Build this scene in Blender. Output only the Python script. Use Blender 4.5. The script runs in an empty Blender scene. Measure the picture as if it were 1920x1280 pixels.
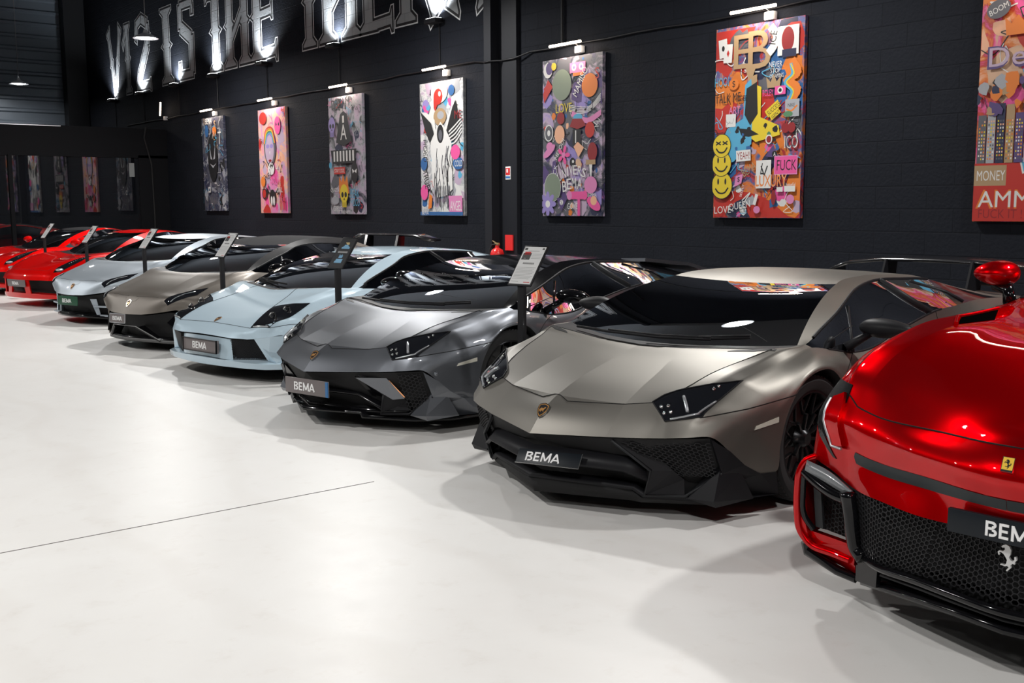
EXPO=0.0; UPW=330; PW1=250; PW2=262; PLW=7
import bpy, bmesh, math, random
import numpy as np
from mathutils import Vector, Matrix, geometry
from mathutils.bvhtree import BVHTree
random.seed(7)
S=bpy.context.scene; COL=S.collection
PI=math.pi
WA=0.66919318
def rot(x,y,a):
    c,s=math.cos(a),math.sin(a); return (x*c-y*s,x*s+y*c)
# ------------------------------------------------------------------ materials
def nt(name):
    m=bpy.data.materials.new(name); m.use_nodes=True
    b=m.node_tree.nodes['Principled BSDF']; return m,m.node_tree,b
_mc={}
def mat(name,col,rough=.5,metal=0.,coat=0.,spec=.5,emit=None,es=0.,coatr=.03,noise=0.,trans=0.,ior=1.45):
    if name in _mc: return _mc[name]
    m,t,b=nt(name)
    b.inputs['Base Color'].default_value=(*col,1); b.inputs['Roughness'].default_value=rough
    b.inputs['Metallic'].default_value=metal; b.inputs['Coat Weight'].default_value=coat
    b.inputs['Coat Roughness'].default_value=coatr; b.inputs['Specular IOR Level'].default_value=spec
    b.inputs['Transmission Weight'].default_value=trans; b.inputs['IOR'].default_value=ior
    if emit: b.inputs['Emission Color'].default_value=(*emit,1); b.inputs['Emission Strength'].default_value=es
    # small procedural variation, so that nothing is perfectly flat
    n=t.nodes.new('ShaderNodeTexNoise'); n.inputs['Scale'].default_value=9; n.inputs['Detail'].default_value=3
    tc=t.nodes.new('ShaderNodeTexCoord'); t.links.new(tc.outputs['Object'],n.inputs['Vector'])
    mr=t.nodes.new('ShaderNodeMapRange'); mr.inputs['To Min'].default_value=max(0,rough-.02-noise); mr.inputs['To Max'].default_value=rough+.02+noise
    t.links.new(n.outputs['Fac'],mr.inputs['Value']); t.links.new(mr.outputs['Result'],b.inputs['Roughness'])
    _mc[name]=m; return m
def paint(name,col,rough,metal,coat):
    """car paint: base colour, metallic flakes, clear coat"""
    if name in _mc: return _mc[name]
    m,t,b=nt(name)
    b.inputs['Base Color'].default_value=(*col,1); b.inputs['Metallic'].default_value=metal
    if coat>.5 and metal<.5: b.inputs['Specular IOR Level'].default_value=.02
    b.inputs['Roughness'].default_value=rough; b.inputs['Coat Weight'].default_value=coat; b.inputs['Coat Roughness'].default_value=.02
    tc=t.nodes.new('ShaderNodeTexCoord'); v=t.nodes.new('ShaderNodeTexNoise'); v.inputs['Scale'].default_value=900
    t.links.new(tc.outputs['Object'],v.inputs['Vector'])
    mr=t.nodes.new('ShaderNodeMapRange'); mr.inputs['To Min'].default_value=rough-.03; mr.inputs['To Max'].default_value=rough+.03
    t.links.new(v.outputs['Fac'],mr.inputs['Value']); t.links.new(mr.outputs['Result'],b.inputs['Roughness'])
    _mc[name]=m; return m
def candy(name,dif,gl,rough):
    """transparent red lacquer over bright flakes: pigment under clear coat, mixed with a coloured sheen"""
    m,t,b=nt(name); b.inputs['Base Color'].default_value=(*dif,1); b.inputs['Specular IOR Level'].default_value=0; b.inputs['Roughness'].default_value=.5
    b.inputs['Coat Weight'].default_value=1; b.inputs['Coat Roughness'].default_value=.015; b.inputs['Coat IOR'].default_value=1.7
    g=t.nodes.new('ShaderNodeBsdfGlossy'); g.inputs['Color'].default_value=(*gl,1); g.inputs['Roughness'].default_value=rough
    x=t.nodes.new('ShaderNodeMixShader'); x.inputs[0].default_value=.55; o=t.nodes['Material Output']
    t.links.new(b.outputs[0],x.inputs[1]); t.links.new(g.outputs[0],x.inputs[2]); t.links.new(x.outputs[0],o.inputs[0]); return m
def glass(name,tint,alpha,rough=.0):
    """thin tinted pane: glossy over transparent"""
    if name in _mc: return _mc[name]
    m=bpy.data.materials.new(name); m.use_nodes=True; t=m.node_tree; t.nodes.clear()
    o=t.nodes.new('ShaderNodeOutputMaterial'); mx=t.nodes.new('ShaderNodeMixShader'); tr=t.nodes.new('ShaderNodeBsdfTransparent')
    gl=t.nodes.new('ShaderNodeBsdfGlossy'); fr=t.nodes.new('ShaderNodeFresnel'); fr.inputs['IOR'].default_value=1.5
    gl.inputs['Roughness'].default_value=rough; gl.inputs['Color'].default_value=(.95,.97,1,1)
    tr.inputs['Color'].default_value=(tint[0]*alpha,tint[1]*alpha,tint[2]*alpha,1)
    t.links.new(fr.outputs[0],mx.inputs[0]); t.links.new(tr.outputs[0],mx.inputs[1]); t.links.new(gl.outputs[0],mx.inputs[2]); t.links.new(mx.outputs[0],o.inputs[0])
    _mc[name]=m; return m
M={}
M['black_gloss']=mat('black_gloss',(.004,.004,.005),.12,0,.2,spec=.35)
M['black_satin']=mat('black_satin',(.009,.009,.011),.5,spec=.28)
M['black_matte']=mat('black_matte',(.008,.008,.009),.75)
M['plastic']=mat('dark_grey_plastic',(.016,.017,.019),.5,spec=.3)
M['carbon']=mat('carbon_black',(.01,.01,.012),.25,0,.5)
M['rubber']=mat('tyre_rubber',(.012,.012,.013),.8,noise=.05)
M['rim']=mat('rim_black',(.02,.02,.022),.3,.7)
M['disc']=mat('brake_disc',(.12,.12,.12),.4,.9)
M['chrome']=mat('chrome',(.6,.6,.6),.12,1)
M['gap']=mat('panel_gap',(.003,.003,.003),.9)
M['white']=mat('white_print',(.8,.8,.8),.5)
M['gold']=mat('gold_enamel',(.75,.38,.12),.3,.6)
M['plate_grey']=mat('plate_grey',(.16,.14,.14),.45)
M['plate_black']=mat('plate_black',(.007,.010,.014),.4,spec=.3)
M['plate_green']=mat('plate_green',(.012,.07,.035),.5)
M['leather']=mat('dark_leather',(.17,.18,.185),.6)
M['dash']=mat('dashboard_suede',(.20,.235,.245),.85)
M['leather_grey']=mat('grey_leather',(.30,.32,.33),.55)
M['leather_red']=mat('red_leather',(.45,.015,.01),.45)
M['led']=mat('led_lens',(.55,.57,.6),.15,.6,emit=None)
M['led_glow']=mat('led_light_bar',(.8,.8,.8),.3,emit=(1,.97,.92),es=.8)
M['orange']=mat('amber_line',(.9,.42,.2),.4,emit=(1,.45,.2),es=.4)
M['marker']=mat('side_marker_lens',(.62,.60,.52),.25,0,.5)
M['headlight']=mat('headlight_cover',(.008,.009,.012),.06,0,1.0)
M['mesh']=mat('grille_mesh',(.016,.016,.018),.45,spec=.3)
M['ws']=glass('windshield_glass',(.80,.90,.90),.92)
M['sw']=glass('side_window_glass',(.5,.52,.55),.5)
M['fabric_top']=mat('soft_top_fabric',(.012,.012,.014),.95)
# ------------------------------------------------------------------ mesh tools
def link(name,me,m=None,parent=None,smooth=True):
    o=bpy.data.objects.new(name,me); COL.objects.link(o)
    if m is not None:
        for mm in (m if isinstance(m,(list,tuple)) else [m]): me.materials.append(mm)
    if smooth: me.shade_smooth()
    if parent is not None: o.parent=parent
    return o
def mesh_obj(name,verts,faces,m=None,parent=None,smooth=False,midx=None,angle=None):
    me=bpy.data.meshes.new(name); me.from_pydata([tuple(v) for v in verts],[],faces); me.validate(clean_customdata=False)
    o=link(name,me,m,parent,smooth)
    if midx is not None and len(me.polygons)==len(midx): me.polygons.foreach_set('material_index',midx)
    if angle is not None: me.set_sharp_from_angle(angle=math.radians(angle))
    me.update(); return o
def bmo(name,bm,m=None,parent=None,smooth=False,angle=None):
    me=bpy.data.meshes.new(name); bmesh.ops.recalc_face_normals(bm,faces=bm.faces); bm.to_mesh(me); bm.free()
    o=link(name,me,m,parent,smooth)
    if angle is not None: me.set_sharp_from_angle(angle=math.radians(angle))
    return o
def add_box(bm,c,s,bev=0.,rotm=None,mi=0):
    r=bmesh.ops.create_cube(bm,size=1); vs=r['verts']
    M4=Matrix.Translation(c)@(rotm.to_4x4() if rotm is not None else Matrix.Identity(4))@Matrix.Diagonal((*s,1))
    bmesh.ops.transform(bm,matrix=M4,verts=vs)
    fs=set(f for v in vs for f in v.link_faces)
    for f in fs: f.material_index=mi
    if bev>0:
        es=list(set(e for v in vs for e in v.link_edges))
        bmesh.ops.bevel(bm,geom=es,offset=bev,segments=2,profile=.5,affect='EDGES')
def box(name,c,s,m,parent=None,bev=0.,rotm=None):
    bm=bmesh.new(); add_box(bm,c,s,bev,rotm); return bmo(name,bm,m,parent,angle=35,smooth=True)
def add_tube(bm,pts,r,seg=8,closed=False,mi=0,radii=None,cap=True):
    pts=[Vector(p) for p in pts]; n=len(pts); rings=[]; prev=None
    for i,p in enumerate(pts):
        if closed: t=(pts[(i+1)%n]-pts[i-1])
        else: t=(pts[min(i+1,n-1)]-pts[max(i-1,0)])
        if t.length<1e-9: t=Vector((0,0,1))
        t.normalize()
        if prev is None:
            a=Vector((0,0,1)) if abs(t.z)<.9 else Vector((1,0,0)); u=t.cross(a).normalized()
        else:
            u=prev-t*prev.dot(t)
            u=u.normalized() if u.length>1e-6 else t.orthogonal().normalized()
        prev=u; w=t.cross(u); rr=radii[i] if radii else r
        rings.append([bm.verts.new(p+(u*math.cos(2*PI*k/seg)+w*math.sin(2*PI*k/seg))*rr) for k in range(seg)])
    for i in range(n if closed else n-1):
        a=rings[i];b=rings[(i+1)%n]
        for k in range(seg):
            f=bm.faces.new((a[k],a[(k+1)%seg],b[(k+1)%seg],b[k])); f.material_index=mi
    if cap and not closed:
        for a in (rings[0],rings[-1]):
            f=bm.faces.new(a); f.material_index=mi
def tube(name,pts,r,m,parent=None,seg=8,closed=False,radii=None):
    bm=bmesh.new(); add_tube(bm,pts,r,seg,closed,radii=radii); return bmo(name,bm,m,parent,smooth=True,angle=50)
def add_prism(bm,poly,fn,mi=0):
    """poly: 2D list; fn(u,v,side)->3D for side 0 (front) and 1 (back)"""
    a=[bm.verts.new(fn(u,v,0)) for u,v in poly]; b=[bm.verts.new(fn(u,v,1)) for u,v in poly]
    n=len(poly); fs=[]
    try:
        fs.append(bm.faces.new(a)); fs.append(bm.faces.new(list(reversed(b))))
    except ValueError: pass
    for i in range(n):
        fs.append(bm.faces.new((a[i],b[i],b[(i+1)%n],a[(i+1)%n])))
    for f in fs: f.material_index=mi
    return fs
def add_lathe(bm,prof,axis='y',seg=32,c=(0,0,0),mi=0,closed=False):
    """prof list of (r,h) revolved round an axis"""
    rings=[]
    for r,h in prof:
        ring=[]
        for k in range(seg):
            a=2*PI*k/seg
            if axis=='y': p=(c[0]+r*math.cos(a),c[1]+h,c[2]+r*math.sin(a))
            elif axis=='z': p=(c[0]+r*math.cos(a),c[1]+r*math.sin(a),c[2]+h)
            else: p=(c[0]+h,c[1]+r*math.cos(a),c[2]+r*math.sin(a))
            ring.append(bm.verts.new(p))
        rings.append(ring)
    m=len(rings)
    for i in range(m if closed else m-1):
        a=rings[i];b=rings[(i+1)%m]
        for k in range(seg):
            f=bm.faces.new((a[k],a[(k+1)%seg],b[(k+1)%seg],b[k])); f.material_index=mi
def empty(name,loc=(0,0,0),rz=0,label=None,cat=None,group=None):
    o=bpy.data.objects.new(name,None); COL.objects.link(o); o.location=loc; o.rotation_euler=(0,0,rz); o.empty_display_size=.2
    return tag(o,label,cat,group)
def tag(o,label=None,cat=None,group=None,kind=None):
    if label: o['label']=label
    if cat: o['category']=cat
    if group: o['group']=group
    if kind: o['kind']=kind
    return o
_fc={}
def text_mesh(s,shear=0.):
    """flat triangulated outline of a string: (verts2d, faces, width, height)"""
    key=(s,shear)
    if key in _fc: return _fc[key]
    cu=bpy.data.curves.new('t','FONT'); cu.body=s; cu.size=1; cu.resolution_u=3; cu.shear=shear
    o=bpy.data.objects.new('t',cu); COL.objects.link(o)
    dg=bpy.context.evaluated_depsgraph_get(); me=bpy.data.meshes.new_from_object(o.evaluated_get(dg))
    v=[(a.co.x,a.co.y) for a in me.vertices]; f=[tuple(p.vertices) for p in me.polygons]
    bpy.data.objects.remove(o); bpy.data.curves.remove(cu); bpy.data.meshes.remove(me)
    if not v: return ([],[],0,0)
    x0=min(a[0] for a in v); x1=max(a[0] for a in v); y0=min(a[1] for a in v); y1=max(a[1] for a in v)
    v=[(a[0]-x0,a[1]-y0) for a in v]; _fc[key]=(v,f,x1-x0,y1-y0); return _fc[key]
# the strokes of the dealer's lettering, drawn by hand: thin geometric capitals
def bema_polys(w=1.0,h=.30,t=.042):
    """returns polygons of B E M A in a box w x h"""
    P=[]
    def bar(x0,y0,x1,y1,th=t):
        d=Vector((x1-x0,y1-y0)); n=Vector((-d.y,d.x)).normalized()*th/2; P.append([(x0+n.x,y0+n.y),(x0-n.x,y0-n.y),(x1-n.x,y1-n.y),(x1+n.x,y1+n.y)])
    def arc(cx,cy,rx,ry,a0,a1,th=t,n=10):
        for k in range(n):
            a=a0+(a1-a0)*k/n; b=a0+(a1-a0)*(k+1)/n
            P.append([(cx+(rx-th/2)*math.cos(a),cy+(ry-th/2)*math.sin(a)),(cx+(rx+th/2)*math.cos(a),cy+(ry+th/2)*math.sin(a)),(cx+(rx+th/2)*math.cos(b),cy+(ry+th/2)*math.sin(b)),(cx+(rx-th/2)*math.cos(b),cy+(ry-th/2)*math.sin(b))])
    # B
    bar(.02,0,.02,h); bar(.0,h-t/2,.11,h-t/2); arc(.11,h*.76,.055,h*.24-t/2,-PI/2,PI/2); bar(.02,h*.52,.11,h*.52); arc(.115,h*.26,.065,h*.26-t/2,-PI/2,PI/2); bar(.07,t/2,.115,t/2)
    # E
    bar(.26,0,.26,h); bar(.24,h-t/2,.40,h-t/2); bar(.24,h*.5,.385,h*.5); bar(.24,t/2,.40,t/2)
    # M
    bar(.47,0,.47,h); bar(.47,h-.01,.585,h*.12); bar(.585,h*.12,.70,h-.01); bar(.70,0,.70,h)
    # A
    bar(.76,0,.87,h-.01); bar(.87,h-.01,.98,0)
    if True: bar(.81,h*.28,.93,h*.28,t*.8)
    return [[(x*w,y) for x,y in p] for p in P]
# ------------------------------------------------------------------ car body surface
def spline(P,k,brk=(),sym=False):
    """Hermite curve through P (n,3), k samples per segment; straight tangents at breaks"""
    P=np.asarray(P,float); n=len(P); d=np.linalg.norm(np.diff(P,axis=0),axis=1)+1e-9
    ch=np.diff(P,axis=0)/d[:,None]; out=[]
    def tan(i,side):
        if i==0: return np.array([0,1.,0]) if sym else ch[0]
        if i==n-1: return ch[-1]
        if i in brk: return ch[i] if side>0 else ch[i-1]
        a=d[i]/(d[i-1]+d[i]); return ch[i-1]*a+ch[i]*(1-a)
    for i in range(n-1):
        t0=tan(i,1)*d[i]; t1=tan(i+1,-1)*d[i]
        for s in range(k):
            u=s/k; h=(2*u**3-3*u*u+1,u**3-2*u*u+u,-2*u**3+3*u*u,u**3-u*u)
            out.append(h[0]*P[i]+h[1]*t0+h[2]*P[i+1]+h[3]*t1)
    out.append(P[-1]); return np.array(out)
KI,KJ=6,5
def dense(T,jb,ib):
    rows=[spline([T[i][j] for i in range(len(T))],KI,ib.get(j,())) for j in range(len(T[0]))]
    R=np.stack(rows,1)                                  # (NI,9,3)
    return np.stack([spline(R[i],KJ,jb,0 not in jb) for i in range(R.shape[0])],0)
class Body:
    def __init__(s,T,jb,ib,part,wsr=(7,11),wsb=.035):
        s.T=T; s.D=dense(T,jb,ib); s.ni,s.nj=s.D.shape[:2]; s.part=part
        if wsr:
            a,c=wsr[0]*KI,wsr[1]*KI; n=2*KJ; V=np.linspace(0,1,n+1)
            def edge(P0,P2):
                y=P2[1]*V; o=np.outer(1-V**2,P0)+np.outer(V**2,P2); o[:,1]=y; return o
            E0=edge(s.D[a,0],s.D[a,n]); E1=edge(s.D[c,0],s.D[c,n])
            side=[s.D[a,n]+(s.D[c,n]-s.D[a,n])*t for t in np.linspace(0,1,c-a+1)]
            for I in range(a,c+1):
                t=(I-a)/(c-a); R=E0*(1-t)+E1*t; b_=wsb*4*t*(1-t)
                R[:,2]+=b_; R[:,0]+=b_*.6
                s.D[I,:n+1]=R
                # the pillar row follows the pane
                d=s.D[I,n]-s.D[I,3*KJ]
                for q in range(1,KJ): s.D[I,n+q]=s.D[I,n]+(s.D[I,3*KJ]-s.D[I,n])*q/KJ
        vs=[];fs=[]
        for sg in (1,-1):
            b=len(vs)
            for I in range(s.ni):
                for J in range(s.nj):
                    p=s.D[I,J]; vs.append((p[0],p[1]*sg,p[2]))
            for I in range(s.ni-1):
                for J in range(s.nj-1):
                    a=b+I*s.nj+J; q=(a,a+1,a+s.nj+1,a+s.nj)
                    fs.append(q if sg>0 else q[::-1])
        s.bvh=BVHTree.FromPolygons([Vector(v) for v in vs],fs)
    def at(s,i,j,sg=1):
        """surface point at station i, row j (floats)"""
        x=min(max(i*KI,0),s.ni-1.001); y=min(max(j*KJ,0),s.nj-1.001); a,b=int(x),int(y); u,v=x-a,y-b
        p=(s.D[a,b]*(1-u)+s.D[a+1,b]*u)*(1-v)+(s.D[a,b+1]*(1-u)+s.D[a+1,b+1]*u)*v
        return Vector((p[0],p[1]*sg,p[2]))
    def piece(s,names,sides=(1,-1)):
        """verts, faces, crease edges for every cell whose part name is in names"""
        vm={};vs=[];fs=[]
        for sg in sides:
            for I in range(s.ni-1):
                for J in range(s.nj-1):
                    if s.part(I//KI,J//KJ) not in names: continue
                    q=[]
                    for a,b in ((I,J),(I,J+1),(I+1,J+1),(I+1,J)):
                        k=(a,b,sg if b>0 else 0)
                        if k not in vm:
                            p=s.D[a,b]; vm[k]=len(vs); vs.append((p[0],p[1]*sg if b>0 else 0,p[2]))
                        q.append(vm[k])
                    q2=[]
                    for z in q:
                        if z not in q2: q2.append(z)
                    if len(q2)>2: fs.append(tuple(q2 if sg<0 else q2[::-1]))
        return vs,fs,vm
    def obj(s,name,names,m,parent,sides=(1,-1),sharp=(),thick=.0):
        vs,fs,vm=s.piece(names,sides)
        if not fs: return None
        me=bpy.data.meshes.new(name); me.from_pydata(vs,[],fs)
        o=link(name,me,m,parent,True)
        inv={v:k for k,v in vm.items()}
        me.set_sharp_from_angle(angle=math.radians(40))
        sh=np.zeros(len(me.edges),bool)
        me.update()
        at=me.attributes.get('sharp_edge')
        if at is None: at=me.attributes.new('sharp_edge','BOOLEAN','EDGE')
        arr=np.zeros(len(me.edges),bool); at.data.foreach_get('value',arr)
        for e in me.edges:
            a,b=inv[e.vertices[0]],inv[e.vertices[1]]
            if a[1]==b[1]:
                I=min(a[0],b[0])//KI
                for (j,i0,i1) in sharp:
                    if a[1]==j*KJ and i0<=I<i1: arr[e.index]=True
        at.data.foreach_set('value',arr)
        if thick:
            md=o.modifiers.new('s','SOLIDIFY'); md.thickness=thick; md.offset=-1
        return o
    def cast(s,p,d):
        """nearest surface hit from p along -d / d"""
        d=Vector(d).normalized(); p=Vector(p)
        h=s.bvh.ray_cast(p+d*.45,-d,1.2)
        if h[0] is None:
            h=s.bvh.find_nearest(p)
        n=h[1]
        if n.dot(d)<0: n=-n
        return h[0],n
def line_on(b,pts,d,step=.03,off=.0005,closed=False):
    """resample a 3D polyline and drop it on the body"""
    out=[];pts=[Vector(p) for p in pts]; n=len(pts)
    for i in range(n if closed else n-1):
        a,c=pts[i],pts[(i+1)%n]; k=max(1,int((c-a).length/step))
        for q in range(k): out.append(a.lerp(c,q/k))
    if not closed: out.append(pts[-1])
    r=[]
    for p in out:
        h,nn=b.cast(p,d); r.append(h+nn*off)
    return r
def patch(name,b,poly,d,m,parent,off=.004,step=.03,skirt=.012,smooth=True,mirror=False):
    """a panel of its own thickness that follows the body inside a 3D outline"""
    d=Vector(d).normalized(); u=d.orthogonal().normalized(); w=d.cross(u)
    sg=-1 if mirror else 1
    pts=[Vector(p) for p in poly]; ring=[]
    for i in range(len(pts)):
        a,c=pts[i],pts[(i+1)%len(pts)]; k=max(1,int(round((c-a).length/step)))
        for q in range(k): ring.append(a.lerp(c,q/k))
    r2=[Vector((p.dot(u),p.dot(w))) for p in ring]
    xs=[p.x for p in r2];ys=[p.y for p in r2]; inn=[]
    def inside(x,y):
        c=False;n=len(r2);j=n-1
        for i in range(n):
            if (r2[i].y>y)!=(r2[j].y>y) and x<(r2[j].x-r2[i].x)*(y-r2[i].y)/(r2[j].y-r2[i].y)+r2[i].x: c=not c
            j=i
        return c
    o=sum((p.dot(d) for p in ring))/len(ring); y=min(ys)+step*.5
    while y<max(ys):
        x=min(xs)+step*.5
        while x<max(xs):
            if inside(x,y) and min((Vector((x,y))-q).length for q in r2)>step*.45: inn.append(Vector((x,y)))
            x+=step
        y+=step
    n=len(r2); allp=r2+inn
    res=geometry.delaunay_2d_cdt(allp,[(i,(i+1)%n) for i in range(n)],[],1,1e-5)
    v2,_,f2=res[0],res[1],res[2]
    top=[];bot=[]
    for p in v2:
        h,nn=b.cast(u*p.x+w*p.y+d*o,d); top.append(h+nn*off); bot.append(h-nn*skirt)
    fs=[tuple(f) for f in f2 if len(f)>2]
    # boundary edges
    cnt={}
    for f in fs:
        for i in range(len(f)):
            e=(f[i],f[(i+1)%len(f)]); cnt[tuple(sorted(e))]=cnt.get(tuple(sorted(e)),0)+1
    vs=top+bot; N=len(top); F=list(fs)
    for f in fs:
        for i in range(len(f)):
            e=(f[i],f[(i+1)%len(f)])
            if cnt[tuple(sorted(e))]==1: F.append((e[1],e[0],e[0]+N,e[1]+N))
    if sg<0: vs=[Vector((v.x,-v.y,v.z)) for v in vs]
    me=bpy.data.meshes.new(name); me.from_pydata([tuple(v) for v in vs],[],F)
    bm=bmesh.new(); bm.from_mesh(me); bmesh.ops.recalc_face_normals(bm,faces=bm.faces)
    bm.to_mesh(me); bm.free()
    ob=link(name,me,m,parent,smooth); me.set_sharp_from_angle(angle=math.radians(40)); return ob
# ------------------------------------------------------------------ table of the wedge shaped body (stations front to back, rows centre to sill)
AV=[
[(.99,0,.407),(.873,.428,.435),(.80,.62,.448),(.75,.72,.455),(.68,.80,.460),(.60,.88,.462),(.50,.925,.38),(.41,.95,.30),(.304,.965,.24)],
[(.892,0,.516),(.80,.425,.505),(.73,.63,.52),(.70,.69,.525),(.64,.80,.515),(.54,.90,.50),(.44,.945,.44),(.34,.97,.36),(.25,.985,.235)],
[(.785,0,.584),(.715,.42,.582),(.659,.56,.601),(.66,.68,.575),(.61,.82,.55),(.47,.925,.525),(.38,.965,.47),(.29,.985,.38),(.205,1.0,.238)],
[(.64,0,.645),(.57,.40,.642),(.539,.647,.662),(.52,.75,.652),(.46,.86,.63),(.34,.96,.575),(.26,.99,.52),(.20,1.0,.43),(.175,1.005,.37)],
[(.43,0,.71),(.37,.375,.715),(.35,.70,.735),(.34,.79,.733),(.332,.874,.712),(.225,.975,.625),(.175,1.005,.57),(.15,1.01,.52),(.139,1.01,.496)],
[(.25,0,.757),(.22,.34,.765),(.14,.76,.79),(.11,.83,.785),(.09,.89,.755),(.065,.98,.69),(.055,1.01,.65),(.055,1.015,.635),(.055,1.015,.62)],
[(.11,0,.792),(.09,.31,.803),(-.02,.815,.832),(-.05,.86,.828),(-.06,.90,.79),(-.045,.985,.74),(-.035,1.015,.71),(-.035,1.02,.70),(-.033,1.02,.69)],
[(.02,0,.805),(-.01,.31,.812),(-.219,.845,.838),(-.27,.865,.84),(-.295,.89,.822),(-.18,.985,.775),(-.16,1.015,.745),(-.155,1.02,.735),(-.15,1.02,.722)],
[(-.27,0,.90),(-.30,.30,.90),(-.42,.80,.91),(-.455,.84,.90),(-.50,.90,.79),(-.34,.985,.755),(-.31,1.01,.73),(-.30,1.015,.72),(-.30,1.015,.712)],
[(-.56,0,.98),(-.585,.28,.98),(-.65,.74,.99),(-.70,.80,.975),(-.72,.90,.755),(-.53,.98,.71),(-.46,1.0,.67),(-.43,1.01,.65),(-.42,1.01,.63)],
[(-.80,0,1.045),(-.82,.27,1.045),(-.84,.675,1.05),(-.90,.745,1.03),(-.95,.90,.76),(-.73,.97,.67),(-.60,.99,.59),(-.54,1.0,.51),(-.53,1.0,.47)],
[(-.97,0,1.10),(-.985,.27,1.105),(-1.02,.61,1.115),(-1.09,.695,1.08),(-1.2,.90,.82),(-1.0,.96,.65),(-.85,.97,.50),(-.70,.985,.34),(-.60,.99,.20)],
[(-1.35,0,1.165),(-1.35,.27,1.162),(-1.37,.57,1.145),(-1.40,.65,1.118),(-1.5,.90,.88),(-1.4,.94,.67),(-1.3,.93,.50),(-1.2,.96,.32),(-1.1,.97,.16)],
[(-1.75,0,1.155),(-1.75,.27,1.15),(-1.77,.56,1.135),(-1.80,.64,1.11),(-1.75,.90,.92),(-1.8,.93,.70),(-1.8,.90,.50),(-1.75,.95,.30),(-1.7,.97,.15)],
[(-2.1,0,1.12),(-2.1,.27,1.12),(-2.1,.56,1.115),(-2.12,.66,1.09),(-2.05,.905,.935),(-2.15,.97,.78),(-2.2,.97,.52),(-2.25,.99,.30),(-2.3,1.0,.17)],
[(-2.4,0,1.05),(-2.4,.27,1.03),(-2.4,.58,1.06),(-2.4,.70,1.03),(-2.4,.87,.945),(-2.4,.98,.85),(-2.43,1.01,.62),(-2.44,1.015,.45),(-2.45,1.015,.33)],
[(-2.7,0,.98),(-2.7,.27,.95),(-2.7,.61,1.0),(-2.7,.73,.97),(-2.68,.86,.94),(-2.65,.98,.875),(-2.62,1.015,.76),(-2.62,1.02,.70),(-2.62,1.02,.66)],
[(-3.0,0,.94),(-3.0,.27,.92),(-3.0,.64,.95),(-3.0,.76,.92),(-2.95,.85,.925),(-2.9,.98,.865),(-2.87,1.015,.78),(-2.87,1.02,.76),(-2.87,1.02,.745)],
[(-3.25,0,.92),(-3.25,.27,.91),(-3.25,.65,.915),(-3.25,.76,.90),(-3.2,.85,.90),(-3.15,.97,.84),(-3.13,1.01,.76),(-3.12,1.015,.70),(-3.12,1.015,.67)],
[(-3.5,0,.91),(-3.5,.27,.91),(-3.48,.65,.90),(-3.47,.75,.89),(-3.45,.84,.88),(-3.38,.95,.80),(-3.32,.99,.66),(-3.3,1.0,.45),(-3.29,1.0,.33)],
[(-3.72,0,.90),(-3.70,.30,.90),(-3.66,.62,.88),(-3.64,.72,.87),(-3.60,.80,.85),(-3.52,.90,.76),(-3.47,.94,.60),(-3.44,.95,.40),(-3.42,.95,.28)],
[(-3.68,0,.62),(-3.66,.30,.62),(-3.62,.60,.60),(-3.60,.70,.58),(-3.56,.78,.56),(-3.50,.87,.50),(-3.46,.90,.42),(-3.43,.90,.32),(-3.42,.90,.25)],
[(-3.60,0,.25),(-3.58,.30,.25),(-3.55,.58,.25),(-3.53,.68,.25),(-3.50,.74,.25),(-3.46,.82,.24),(-3.44,.84,.24),(-3.43,.86,.24),(-3.42,.88,.23)],
]
def warp(T,fn): return [[tuple(fn(i,j,*p)) for j,p in enumerate(r)] for i,r in enumerate(T)]
def setp(T,ch):
    T=[list(r) for r in T]
    for (i,j),p in ch.items(): T[i][j]=p
    return T
def part_av(ci,cj):
    if cj<=1:
        if ci<=1: return 'bumper'
        if ci<=5: return 'hood'
        if ci==6: return 'cowl'
        if ci<=10: return 'ws'
        if ci<=13: return 'roof'
        if ci<=18: return 'engine'
        return 'rear'
    if cj==2:
        if ci<=1: return 'bumper'
        if ci>=20: return 'rear'
        return 'pillar' if 7<=ci<=13 else 'body'
    if cj==3:
        if ci<=1: return 'bumper'
        if 7<=ci<=12: return 'sw'
        if ci==13: return 'qw'
        if 14<=ci<=16: return 'intake'
        return 'rear' if ci>=20 else 'body'
    if ci<=1: return 'bumper'
    if ci>=20: return 'rear'
    if 9<=ci<=12 and cj<7: return 'door'
    if cj==7 and 10<=ci<=13: return 'skirt'
    return 'body'
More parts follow.
